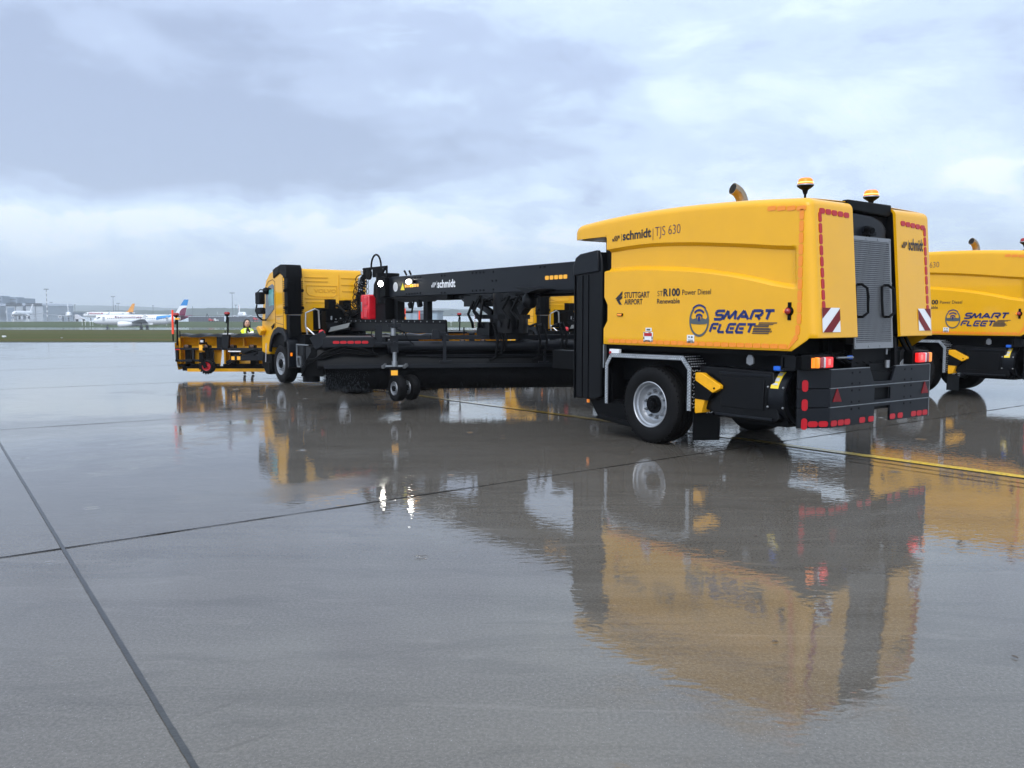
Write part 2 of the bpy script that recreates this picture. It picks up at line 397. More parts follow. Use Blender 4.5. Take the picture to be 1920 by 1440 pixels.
strip('expansion_joint', PB - DB * 2.2, PB + DB * 16, .025, SEAL2, .0045, .10, 300)
strip('expansion_joint', PB - DB * 30 - Vector((.1, 0)), PB - DB * 2.2, .022, SEAL2, .0045, .1, 100)
PJ, DJ = Vector((4.039, 10.245)), Vector((1.196, -1.626)).normalized()
strip('expansion_joint', PJ - DJ * 26, PJ + DJ * 12, .020, SEAL, .0045, .5, 200)
strip('expansion_joint', Vector((4.146, 9.70)) - DJ * 1.2, Vector((4.146, 9.70)) + DJ * 12, .016, SEAL, .0045, .5, 120)
def worn_yellow():
    m = bpy.data.materials.new('yellow_road_paint'); m.use_nodes = True
    T = NT(m.node_tree); b = T.n['Principled BSDF']; oc = T.new('ShaderNodeTexCoord').outputs['Object']
    n = T.noise(oc, 26, 4, .7)
    T.set(b, 'Base Color', T.ramp(n, [(.36, (.28, .22, .06)), (.50, (.74, .52, .02))]))
    T.set(b, 'Roughness', .5); T.set(b, 'Coat Weight', .8); T.set(b, 'Coat Roughness', .12)
    return m
YL = worn_yellow()
PY, DY = Vector((-2.10, 18.459)), Vector((7.535, -9.506)).normalized()
YDIM = mat('dimmed_worn_road_paint', (.20, .14, .025), .4, coat=.8, var=.6, vscale=18)  # worn left stretch; the dark wet reflection there is put into its colour
strip('painted_line', PY - DY * 6, PY + DY * 9.2, .14, YDIM, .009, .10, 160)
strip('painted_line', PY + DY * 9.2, PY + DY * 26, .16, YL, .009, .05, 200)
CRK = mat('crack_line', (.055, .045, .037), .6)
for (u0, v0, u1, v1) in [(352, 1350, 470, 1302), (400, 1412, 500, 1380)]:
    a = ground(u0, v0); b_ = ground(u1, v1); pts = []
    for i in range(25):
        f = i / 24; pts.append(a.lerp(b_, f) + Vector((random.uniform(-.006, .006), random.uniform(-.008, .008), .004)))
    mb = MB(); mb.grid([[p + Vector((0, .0011, 0)), p - Vector((0, .0011, 0))] for p in pts]); mb.build('crack', CRK, smooth=0, kind='structure')
# small leaves lying on the wet concrete
LEAF = mat('wet_leaf', (.05, .03, .015), .5, coat=.5)
for i, (u, v, lab) in enumerate([(1452, 1205, 'small dark wet leaf lying in the yellow reflection'), (935, 957, 'tiny dark leaf just below the joint near the lamp reflections'), (1418, 1006, 'small leaf on the concrete below the blower drum reflection'), (1150, 757, 'small leaf on the wet concrete left of the rear wheel'), (1902, 1234, 'dark speck of leaf near the right edge of the foreground')]):
    q = ground(u, v); t = thing('leaf', lab, 'leaf', (q.x, q.y, 0), i * 1.3, 'fallen leaves on the concrete'); FRAME[:] = [q.x, q.y, False]
    mb = MB(); mb.add([(q.x - .020, q.y, .006), (q.x - .006, q.y + .009, .012), (q.x + .012, q.y + .007, .010), (q.x + .022, q.y, .006), (q.x + .010, q.y - .008, .011), (q.x - .008, q.y - .007, .009)], [(0, 1, 2, 3, 4, 5)]); mb.build('blade', LEAF, t, smooth=0)
FRAME[:] = [0, 0, False]
# ---------------------------------------------------------------- the airfield falls to the runway and rises beyond it
def grass_mat(name, c1, c2, c3):
    m = bpy.data.materials.new(name); m.use_nodes = True
    T = NT(m.node_tree); b = T.n['Principled BSDF']; oc = T.new('ShaderNodeTexCoord').outputs['Object']
    mp = T.new('ShaderNodeMapping', {'Vector': oc, 'Scale': (.16, 1, 1)}).outputs[0]
    a = T.noise(mp, .10, 6, .6); f = T.noise(oc, 2.2, 5, .7)
    c = T.ramp(a, [(.32, c1), (.5, c2), (.66, c3)])
    c = T.mix(.4, c, T.ramp(f, [(.3, tuple(k * .5 for k in c2)), (.7, tuple(k * 1.7 for k in c2))]))
    T.set(b, 'Base Color', c); T.set(b, 'Roughness', .9); T.set(b, 'Specular IOR Level', .1)
    return m
GR1 = grass_mat('wet_grass', (.040, .072, .010), (.058, .064, .014), (.115, .066, .024))
GR2 = grass_mat('far_grass', (.050, .075, .030), (.060, .082, .034), (.070, .075, .040))
RWY = mat('wet_runway', (.10, .10, .10), .12, coat=1.0, var=.1, vscale=.1)
sheet('grass_strip', 58, 300, -.0, -2.8, GR1, kind='stuff', n=4)
sheet('edge_of_apron', 57.4, 58.3, .02, .012, mat('dark_verge', (.02, .022, .012), .8), -260, 260)
sheet('runway', 300, 400, -2.8, -3.2, RWY, -900, 900)
sheet('far_grass_strip', 400, 560, -3.2, -1.45, GR2, -1200, 1200, kind='stuff')
sheet('far_apron', 560, 800, -1.45, 2.3, RWY, -1500, 1500)
FLD = grass_mat('far_field', (.045, .06, .035), (.05, .062, .035), (.06, .06, .04))
sheet('far_field', 800, 9000, 2.3, 20, FLD, -6000, 6000)
def hills(name, dist, pts, m, seed, jag, depth=500):
    """a wooded ridge: profile given in photo pixels, built at its own distance and size"""
    rnd = random.Random(seed); mb = MB(); rows = []
    xs = [p[0] for p in pts]; n = 420
    for i in range(n + 1):
        u = xs[0] + (xs[-1] - xs[0]) * i / n
        for (a, b) in zip(pts, pts[1:]):
            if a[0] <= u <= b[0]: v = a[1] + (b[1] - a[1]) * (u - a[0]) / (b[0] - a[0]); break
        v += rnd.uniform(-jag, jag)
        x = (u - 960) / FPX * dist; z = CH + (HZ - v) / FPX * dist
        rows.append([(x, dist - depth * .5, 0), (x, dist - depth * .2, z * .72), (x, dist, z), (x, dist + depth, z * .6), (x, dist + depth * 2, 0)])
    return mb.grid(rows).build(name, m, smooth=0, kind='structure')
WOOD = mat('far_wood', (.035, .05, .03), .95, var=.3, vscale=.02, spec=.05)
hills('hills', 5200, [(-900, 575), (0, 574), (120, 572), (240, 574), (330, 578), (700, 577), (760, 576), (860, 579), (1100, 584), (2600, 583)], WOOD, 1, .35, 900)
hills('hills', 2500, [(-700, 588), (60, 586), (180, 583), (300, 582), (345, 580), (400, 577.5), (440, 578), (500, 581), (560, 582), (680, 586), (820, 582), (850, 580), (900, 584), (1000, 588), (2600, 589)], WOOD, 2, .9, 300)
# the air over the airfield
def haze():
    m = bpy.data.materials.new('haze'); m.use_nodes = True
    T = NT(m.node_tree); T.n.clear()
    v = T.new('ShaderNodeVolumePrincipled', {'Color': (.86, .92, 1.0), 'Density': HAZE_D, 'Anisotropy': .2})
    o = T.new('ShaderNodeOutputMaterial'); T.l.new(v.outputs[0], o.inputs['Volume'])
    mb = MB(); mb.box(-7000, 7000, -80, 9500, -6, 420)
    ob = mb.build('haze', m, smooth=0, kind='stuff'); return ob
HAZE_D = .00026
haze()
# ================================================================ jet sweeper trailer, (forward, right, up) axes
def wheel(parent, x, y, z, R, W, rim, dish, hub_out, nuts=10, rimmat=None, right=False, lug=.012, hubmat=None, name='wheel'):
    """outer face at y, width W going right (or left when right=True)"""
    sg = -1 if right else 1
    def Y(p): return [(h * sg, r) for h, r in p]
    t = MB(); g = []
    n = 5
    g += [(.03, rim * .98), (.012, rim * 1.06), (.0, (R + rim) / 2), (.008, R * .90), (.028, R * .965), (.05, R * .992)]
    wtr = W - .10
    for i in range(n):
        a = .05 + wtr * (i + .78) / n; b_ = .05 + wtr * (i + 1) / n
        if i < n - 1: g += [(a, R), (a + .002, R - .016), (b_ - .002, R - .016), (b_, R)]
    g += [(W - .05, R * .992), (W - .028, R * .965), (W - .008, R * .90), (W, (R + rim) / 2), (W - .03, rim)]
    t.lathe(Y(g), (x, y, z), 'y', 56)
    for k in range(44):                         # shoulder blocks
        a = 2 * pi * k / 44
        c = Vector((x + cos(a) * R * .972, y + .022 * sg, z + sin(a) * R * .972)); d = Vector((-sin(a), 0, cos(a)))
        t.bar(c - d * .012, c + d * .012, .012, .022, up=(0, 1, 0))
    w = bpy.data.objects.new(name, None)
    tyre = t.build('wheel', RUB, parent)
    rm = MB()
    rm.lathe(Y([(.010, rim * 1.02), (.004, rim * .99), (.014, rim * .95), (.05, rim * .93), (.06, rim * .86), (dish * .8, rim * .82), (dish, rim * .74), (dish + .012, rim * .55), (dish - .02, rim * .47), (dish - .02, rim * .30)]), (x, y, z), 'y', 48)
    rim_o = rm.build('rim', rimmat or SIL, tyre)
    hb = MB()
    hb.cyl((x, y + (dish) * sg, z), (x, y + (dish - .05) * sg, z), rim * .40, n=28)
    hb.cyl((x, y + (dish - .04) * sg, z), (x, y + hub_out * sg, z), rim * .25, rim * .22, 24)
    hb.cyl((x, y + hub_out * sg, z), (x, y + (hub_out - .012) * sg, z), rim * .15, n=18)
    hb.build('hub', hubmat or BLM, tyre)
    nt = MB()
    for k in range(nuts):
        a = 2 * pi * k / nuts + .2; c = (x + cos(a) * rim * .60, y + (dish - .0) * sg, z + sin(a) * rim * .60)
        nt.cyl(c, (c[0], c[1] - .03 * sg, c[2]), .024 * rim / .3, .018 * rim / .3, 6)
        nt.cyl((c[0], c[1] - .03 * sg, c[2]), (c[0], c[1] - .05 * sg, c[2]), .013 * rim / .3, n=6)
    nt.build_each('wheel_nut', STL, tyre, per=2)
    hl = MB()
    return tyre
def lerp_pts(p, x):
    if x >= p[0][0]: return p[0][1]
    for a, b in zip(p, p[1:]):
        if a[0] >= x >= b[0]:
            f = (a[0] - x) / (a[0] - b[0]); f2 = f
            return a[1] + (b[1] - a[1]) * f2
    return p[-1][1]
def smooth_pts(p, x, w=.25):
    return (lerp_pts(p, x) * 2 + lerp_pts(p, x + w) + lerp_pts(p, x - w)) / 4
ZTOP = [(1.90, 2.98), (1.60, 3.015), (1.40, 3.04), (.9, 3.075), (.43, 3.095), (0, 3.105), (-.5, 3.105), (-.9, 3.095), (-1.5, 3.07), (-2.0, 3.035), (-2.6, 2.985)]
RU = [(.9, 2.63), (.5, 2.66), (-.05, 2.67), (-.71, 2.635), (-1.31, 2.58), (-1.8, 2.53), (-2.18, 2.48)]
RL = [(.9, 2.375), (.4, 2.385), (-.06, 2.37), (-.72, 2.32), (-1.32, 2.24), (-1.8, 2.145), (-2.19, 2.05)]
HW = 2.5                                        # width of the hood
def hood(parent):
    r = .095
    def depth(x, z):
        if x > -2.24:
            u = smooth_pts(RU, x); l = smooth_pts(RL, x)
            e = min(1, max(0, (x + 2.24) / .06))
            d = min(1, max(0, (u - z) / .045)) * min(1, max(0, (z - (l - .055)) / .055)) * e
            return .055 * d
        return 0
    def zb(x):
        if x > -2.18: return 1.315
        if x > -2.34: return 1.315 + (-2.18 - x) / .16 * .15
        return 1.465
    def lean(x, z): return 0.0 if x > -2.1 else -.12 * (3.0 - z) / 1.5 * min(1, (-2.1 - x) / .25)
    # plan path: (core x, core y, outward normal)
    path = []
    xs = [.875 - i * .06 for i in range(0, 51)]; xs = [x for x in xs if x > -2.15] + [-2.18, -2.20, -2.215, -2.23, -2.245, -2.26, -2.28, -2.315]
    for x in xs: path.append((x, r, (0, -1)))
    for k in range(1, 9):
        a = (pi / 2) * k / 8; path.append((-2.315, r, (-sin(a), -cos(a))))
    ry = [r + .05 + i * .06 for i in range(0, 12)]
    for y in [v for v in ry if v < .79] + [.80]: path.append((-2.315, y, (-1, 0)))
    cols = []
    for cx, cy, nn in path:
        zt = smooth_pts(ZTOP, cx + nn[0] * r, .3) - .03 * (cy - r) * 0
        x0 = cx + nn[0] * r; b = zb(x0 if nn[0] > -.05 else -2.5)
        isS = True
        u = smooth_pts(RU, x0); l = smooth_pts(RL, x0)
        zs = [b, b + .008] + [b + (l - .07 - b) * i / 9 for i in range(1, 10)] + [l - .055, l - .04, l - .028, l - .014, l, l + .01] + [l + .02 + (u - .06 - l - .02) * i / 5 for i in range(1, 6)] + [u - .045, u - .03, u - .015, u, u + .012]
        z1 = zt - r; zs += [u + .012 + (z1 - u - .012) * i / 5 for i in range(1, 6)]
        col = []
        for z in zs:
            d = depth(x0, z) if nn[0] > -.05 else 0
            off = r - d - (.006 if z == b else 0)
            px = cx + nn[0] * off + lean(cx + nn[0] * r, z); py = cy + nn[1] * off
            if cx > .86: # notched front edge
                px += (.03 if z < 1.6 else (-.05 if z < 1.87 else (.02 if z < l - .03 else (-.06 if z < u else (-.02 if z < 2.80 else 0)))))
            col.append((px, py, z))
        for k in range(1, 9):
            a = (pi / 2) * k / 8
            col.append((cx + nn[0] * r * cos(a) + lean(cx + nn[0] * r, z1), cy + nn[1] * r * cos(a), z1 + r * sin(a)))
        cols.append(col)
    mb = MB(); mb.grid(cols)
    mir = [[(x, HW - y, z) for x, y, z in c] for c in cols]; mb.grid(mir)
    # roof, crowned
    sidecols = [c[-1] for c in cols if True][:len(xs) + 8]
    rows = []
    for p in sidecols:
        rows.append([(p[0], p[1] + (HW - 2 * p[1]) * f, p[2] + .018 * (1 - (2 * f - 1) ** 2)) for f in [i / 12 for i in range(13)]])
    mb.grid(rows)
    # return flanges of the rear opening and the inner edge of the side panel
    lastc = cols[-1]
    for cc, s in ((lastc, 1), (mir[-1], 1)):
        mb.grid([[(p[0], p[1], p[2]) for p in cc], [(p[0] + .035, p[1], p[2]) for p in cc]])
    # nose over the air duct
    nose = []
    for x in [.875, .95, 1.05, 1.15, 1.25, 1.35, 1.42, 1.47, 1.51, 1.535, 1.548, 1.552]:
        t = max(0, (x - 1.42) / .132); rr = r * (1 if t <= 0 else 1)
        zt = smooth_pts(ZTOP, x, .3) - (.05 * (1 - sqrt(max(0, 1 - t * t)))); b = 2.815
        yo = .0 if t <= 0 else .05 * (1 - sqrt(max(0, 1 - t * t)))
        col = [(x, yo + .012, b), (x, yo, b + .006)] + [(x, yo, b + (zt - r - b) * i / 3) for i in (1, 2, 3)]
        col += [(x, yo + r * (1 - cos(pi / 2 * k / 8)), zt - r + r * sin(pi / 2 * k / 8)) for k in range(1, 9)]
        p = col[-1]
        full = col + [(x, p[1] + (HW - 2 * p[1]) * f, p[2] + .018 * (1 - (2 * f - 1) ** 2)) for f in [i / 12 for i in range(1, 12)]] + [(a, HW - b_, c_) for a, b_, c_ in reversed(col)]
        nose.append(full)
    mb.grid(nose)
    f = nose[-1]; mb.grid([f, [(x - .0, min(max(y, .05), HW - .05), 2.83) for x, y, z in f]])
    f = nose[0]; mb.grid([f[:1] + f[-1:], nose[-1][:1] + nose[-1][-1:]])
    o = mb.build('hood', YEL, parent, smooth=38)
    inn = MB()                                   # black liner so nothing shows through
    inn.box(-2.1, .84, .09, HW - .09, 1.25, 2.86)
    inn.prism([(.84, 2.83), (1.52, 2.83), (1.50, 2.86), (.84, 2.90)], .10, HW - .10)
    inn.build('hood_liner', BLM, parent)
    return o
def pill(mb, x, y0, y1, z0, z1, plane='x', n=4, o=.003, r=None):
    """rounded rectangle on plane x=const (spans y,z) or y=const (spans x,z): x is the constant"""
    rr = r or min(abs(y1 - y0), abs(z1 - z0)) * .38; pts = []
    for cx, cz, a0 in ((y1 - rr, z1 - rr, 0), (y0 + rr, z1 - rr, 90), (y0 + rr, z0 + rr, 180), (y1 - rr, z0 + rr, 270)):
        for k in range(n + 1):
            a = radians(a0 + 90 * k / n); pts.append((cx + rr * cos(a), cz + rr * sin(a)))
    if plane == 'x': mb.prism(pts, x - o, x, 'yz')
    else: mb.prism(pts, x - o, x, 'xz')
def qd(mb, q, plane, c, t=.004):
    mb.prism(q, c - t, c, 'yz' if plane == 'x' else 'xz')
def logo_marks(p0, w, z0, h, plane, c, m, parent, dirn):
    """three slanting strokes with a hook at each end and a thin upright bar"""
    mb = MB(); s = h * .26
    def st(a, b, z_a, z_b, t): mb.prism([(p0 + dirn * a, z0 + z_a * h), (p0 + dirn * (a + t), z0 + z_a * h), (p0 + dirn * (b + t), z0 + z_b * h), (p0 + dirn * b, z0 + z_b * h)], c - .003, c, 'yz' if plane == 'x' else 'xz')
    t = w * .10
    st(w * .02, w * .34, 0, 1, t); st(w * .24, w * .56, 0, 1, t); st(w * .46, w * .78, 0, 1, t)
    st(w * .02, -w * .04, 0, .5, t * .8); st(w * .80, w * .84, 1.0, .45, t * .8)
    st(w * 1.14, w * 1.14, -.12, 1.25, w * .02)
    mb.build('emblem', m, parent, smooth=0)
def arcband(cx, cz, r0, r1, a0, a1, sx=1.0, n=16):
    pts = [(cx + sx * r1 * cos(radians(a0 + (a1 - a0) * i / n)), cz + r1 * sin(radians(a0 + (a1 - a0) * i / n))) for i in range(n + 1)]
    pts += [(cx + sx * r0 * cos(radians(a1 + (a0 - a1) * i / n)), cz + r0 * sin(radians(a1 + (a0 - a1) * i / n))) for i in range(n + 1)]
    return pts
def glyph_strokes(mb, strokes, x0, z0, w, h, t, shear, c):
    """block letters from straight strokes, for the squared italic lettering"""
    for (a, b, c_, d) in strokes:
        p = Vector((x0 - (a * w + b * h * shear), c, z0 + b * h)); q = Vector((x0 - (c_ * w + d * h * shear), c, z0 + d * h))
        mb.bar(p, q, .003, t, up=(0, 1, 0)) if False else mb.bar(p, q, t, .003, up=(0, 1, 0))
GL = {'S': [(1, 1, .15, 1), (.15, 1, 0, .88), (0, .88, 0, .62), (0, .62, .12, .5), (.12, .5, .88, .5), (.88, .5, 1, .38), (1, .38, 1, .12), (1, .12, .85, 0), (.85, 0, 0, 0)],
      'M': [(0, 0, 0, 1), (0, 1, .5, .25), (.5, .25, 1, 1), (1, 1, 1, 0)], 'A': [(0, 0, .62, 1), (.62, 1, 1, 0), (.36, .33, .84, .33)],
      'R': [(0, 0, 0, 1), (0, 1, .85, 1), (.85, 1, 1, .85), (1, .85, 1, .6), (1, .6, .85, .42), (.85, .42, .35, .42), (.6, .42, 1, 0)],
      'T': [(0, 1, 1, 1), (.5, 1, .5, 0)], 'F': [(0, 0, 0, 1), (0, 1, 1, 1), (.3, .48, .85, .48)], 'L': [(0, 1, 0, 0), (0, 0, 1, 0)],
      'E': [(1, 1, 0, 1), (0, 1, 0, 0), (0, 0, 1, 0), (.3, .48, .9, .48)]}
def side_decals(parent):
    c = -.004
    S = lambda u, v: (side(u, v)[0], side(u, v)[2])
    # maker's name and type along the top
    a = S(1149, 453); b = S(1163.5, 442); logo_marks(a[0], a[0] - b[0], a[1], .075, 'y', c, INK, parent, -1)
    a = S(1167.7, 450.5); b = S(1221, 443.6); t = S(1167.7, 434.0)
    text('schmidt', a[0], b[0], a[1], a[1] + .118, 'y', c, INK, parent, bold=.03, slope=b[1] - a[1])
    mb = MB(); q = S(1224.5, 446); mb.box(q[0] - .004, q[0] + .001, c - .003, c, q[1] - .03, q[1] + .12); mb.build('emblem', PUR, parent, smooth=0)
    a = S(1228.5, 443); b = S(1276, 437); text('TJS 630', a[0], b[0], a[1], a[1] + .118, 'y', c, PUR, parent, bold=-.012, slope=b[1] - a[1])
    a = S(1171, 558.6); b = S(1218, 557); text('STUTTGART', a[0], b[0], a[1], a[1] + .078, 'y', c, INK, parent, bold=.022)
    a = S(1171, 570.9); b = S(1205, 570); text('AIRPORT', a[0], b[0], a[1], a[1] + .072, 'y', c, INK, parent, bold=.022)
    mb = MB(); P = lambda u, v: S(u, v)
    mb.prism([P(1154.3, 560.5), P(1167.5, 546), P(1167.2, 552), P(1160, 561.2)], c - .003, c); mb.prism([P(1157.5, 562), P(1167.2, 554.5), P(1167, 559), P(1161, 564)], c - .003, c)
    mb.prism([P(1156, 561.5), P(1160.8, 561.2), P(1166.5, 571.5), P(1161.5, 571)], c - .003, c); mb.build('emblem', INK, parent, smooth=0)
    a = S(1233, 555.3); b = S(1243, 555); text('ST', a[0], b[0], a[1], a[1] + .068, 'y', c, INK, parent, bold=-.005)
    a = S(1244, 555); b = S(1275.3, 554); text('R100', a[0], b[0], a[1], a[1] + .096, 'y', c, INK, parent, bold=.04)
    a = S(1279.5, 553); b = S(1333.4, 551); text('Power Diesel', a[0], b[0], a[1], a[1] + .066, 'y', c, INK, parent, bold=.005)
    a = S(1232.3, 569.2); b = S(1274.8, 568); text('Renewable', a[0], b[0], a[1], a[1] + .062, 'y', c, INK, parent, bold=.015)
    # SMART FLEET with the steering wheel sign
    a = S(1311.2, 601.5); cx, cz = a; sx = (S(1293, 600)[0] - S(1329.7, 600)[0]) / 2; rz = .198
    sc = sx / rz
    mb = MB()
    for ang in ((-250, 70) if False else (128, 412),):
        pass
    mb.prism(arcband(cx, cz, rz * .86, rz, 128, 412, sc, 40), c - .003, c)
    hubp = [(-.88, .28), (-.7, .10), (-.35, .16), (-.25, .3), (-.2, .1), (0, -.02), (.2, .1), (.25, .3), (.35, .16), (.7, .10), (.88, .28), (.90, -.16), (.5, -.21), (0, -.22), (-.5, -.21), (-.90, -.16)]
    mb.prism([(cx + sx * p, cz + rz * q) for p, q in hubp], c - .0025, c); mb.build('emblem', GRY, parent, smooth=0)
    mb = MB()
    for r0, r1, aa in ((.98, 1.10, 38), (.66, .80, 40), (.38, .52, 44)):
        mb.prism(arcband(cx, cz - rz * .06, rz * r0, rz * r1, 90 - aa, 90 + aa, sc, 12), c - .0035, c)
    mb.prism(arcband(cx, cz + rz * .12, 0.001, rz * .17, 0, 360, sc * .8, 20), c - .0035, c); mb.build('emblem', BLU, parent, smooth=0)
    mb = MB(); zt = S(1350, 580.3)[1]; zb_ = S(1345, 601.2)[1]; h = zt - zb_; th = .034; x0 = S(1338.5, 601)[0]; xe = S(1451, 580)[0]
    tot = x0 - xe; sh = .45
    ww = tot - h * sh; adv = ww / 5.0
    for i, ch in enumerate('SMART'):
        xo = S([1339, 1356, 1382.5, 1407, 1429.5][i], 601)[0]; w = [S(1339, 601)[0] - S(1354, 601)[0], S(1356, 601)[0] - S(1380, 601)[0], S(1382.5, 601)[0] - S(1404, 601)[0], S(1407, 601)[0] - S(1425, 601)[0], S(1429.5, 601)[0] - S(1446, 601)[0]][i]
        if ch == 'A': glyph_strokes(mb, [(a_, b_, c_, d_) for a_, b_, c_, d_ in GL['A']], xo, zb_ + th / 2, w * .95, h - th, th, .05, c)
        elif ch == 'M': glyph_strokes(mb, [(0, 0, .38, 1), (.38, 1, .45, .08), (.45, .08, .98, 1), (.98, 1, .92, 0)], xo, zb_ + th / 2, w, h - th, th, .05, c)
        else: glyph_strokes(mb, GL[ch], xo, zb_ + th / 2, w, h - th, th, sh if ch != 'T' else sh, c)
    z2 = S(1345, 625.0)[1]; h2 = S(1345, 605.0)[1] - z2
    for i, ch in enumerate('FLEET'):
        xo = S([1331, 1346, 1362, 1379.5, 1396][i], 625)[0]; w = adv * [.58, .56, .64, .66, .72][i]
        glyph_strokes(mb, GL[ch], xo, z2 + th / 2, w, h2 - th, th * .92, sh, c)
    mb.build('lettering', BLU, parent, smooth=0)
    mb = MB()
    for (u0, u1, v, t) in [(1423, 1457, 606.3, .012), (1422, 1450, 609, .010), (1414, 1441, 613.3, .022), (1412.5, 1443, 617, .014), (1412, 1445, 619, .012), (1411, 1443, 623, .020), (1410, 1441, 626, .012), (1444.5, 1446.5, 623, .020), (1444.5, 1445.5, 617.3, .012)]:
        a = S(u0, v); b = S(u1, v); zc = S(1425, v)[1]; mb.prism([(a[0], zc), (a[0] - t * .5, zc + t), (b[0] - t * .5, zc + t), (b[0], zc)], c - .003, c)
    mb.build('emblem', mat('brown_lettering', (.08, .05, .03), .4), parent, smooth=0)
    # stickers
    mb = MB()
    for (u0, u1, v0, v1) in [(1211, 1222.4, 614.6, 621), (1206.8, 1224.8, 622.6, 640.6), (1288.5, 1302.3, 628, 643)]:
        a = S(u0, v1); b = S(u1, v0); mb.box(b[0], a[0], c - .003, c, a[1], b[1])
    mb.build_each('sticker', WHT, parent, smooth=0)
    mb = MB(); a = S(1208.5, 630); b = S(1223, 624.5); mb.box(b[0], a[0], c - .006, c - .003, a[1], b[1]); mb.build('sticker_band', RDT, parent, smooth=0)
    mb = MB()
    for (u0, u1, v0, v1) in [(1213.5, 1220, 616.5, 619.5), (1207.3, 1209, 631, 636), (1222.6, 1224.3, 631, 636), (1207.5, 1211, 639, 640.3), (1216, 1220, 639, 640.3), (1207.5, 1211, 622.9, 624), (1217, 1221, 622.9, 624), (1291.5, 1294, 630.5, 633), (1296.5, 1299.5, 630.5, 633.5), (1291, 1300, 637, 637.8), (1291, 1300, 639.3, 640)]:
        a = S(u0, v1); b = S(u1, v0); mb.box(b[0], a[0], c - .007, c - .0035, a[1], b[1])
    mb.build_each('sticker_print', GRY, parent, smooth=0)
    # orange tape
    mb = MB()
    x = .80
    while x > -2.12: pill(mb, c, x - .112, x, 1.338, 1.392, 'y', r=.018); x -= .119
    z = 1.62
    while z < 2.88: pill(mb, c, -2.345, -2.29, z, z + .118, 'y', r=.02); z += .127
    mb.prism([(-2.165, 1.338), (-2.19, 1.335), (-2.315, 1.46), (-2.30, 1.50), (-2.27, 1.50)], c - .003, c)
    pill(mb, c, -2.33, -2.275, 1.50, 1.61, 'y', r=.02)
    for i in range(4): pill(mb, c, -1.86 - .13 * i - .118, -1.86 - .13 * i, 2.90 - .012 * i, 2.952 - .012 * i, 'y', r=.018)
    mb.build_each('orange_reflective_tape', ORT, parent, smooth=0)
    # marker lamps
    a = S(1158.5, 590); mb = MB(); mb.box(a[0] - .105, a[0], -.02, .0, a[1] - .018, a[1] + .018)
    m1 = mb.build('marker_lamp', BLM, parent, bevel=.004); mb = MB(); mb.box(a[0] - .092, a[0] - .015, -.025, -.018, a[1] - .011, a[1] + .011); mb.build('lens', ORL, m1)
    a = S(1479, 583.5); mb = MB(); mb.cyl((a[0] - .01, .005, a[1]), (a[0] - .01, -.03, a[1]), .055, .045, 16); mb.box(a[0] - .035, a[0] + .01, -.012, 0, a[1] - .10, a[1] + .10)
    m2 = mb.build('marker_lamp', BLM, parent, bevel=.004)
    mb = MB(); mb.ball((a[0] - .01, -.035, a[1]), .038); mb.build('lens', REDK, m2); mb = MB(); mb.ball((a[0] + .022, -.038, a[1]), .022); mb.build('lens', AMB, m2)
def beacon(parent, x, y, z, lit=True):
    z -= .10
    mb = MB(); mb.cyl((x, y, z - .10), (x, y, z + .12), .014, n=10); mb.cyl((x, y, z + .08), (x, y, z + .13), .02, .035, 12); mb.cyl((x - .035, y, z + .02), (x + .035, y, z + .02), .008, n=6); mb.box(x - .05, x + .05, y - .012, y + .012, z - .0, z + .022)
    b = mb.build('beacon', BLM, parent)
    mb = MB(); mb.lathe([(.125, .03), (.145, .062), (.165, .088), (.176, .094), (.182, .090)], (x, y, z), 'z', 24); mb.build('beacon_base', BLM, b)
    mb = MB(); mb.lathe([(.176, .096), (.182, .096), (.190, .092), (.193, .085)], (x, y, z), 'z', 24); mb.build('beacon_ring', STL if lit else BLM, b)
    mb = MB(); mb.lathe([(.190, .086), (.205, .086), (.246, .077), (.260, .06), (.264, .0)], (x, y, z), 'z', 24); mb.build('beacon_dome', AMB if lit else REDK, b)
    if lit:
        mb = MB(); mb.lathe([(.206, .05), (.206, .0875), (.214, .0855), (.214, .05)], (x, y, z), 'z', 24); mb.build('beacon_light', AMC, b)
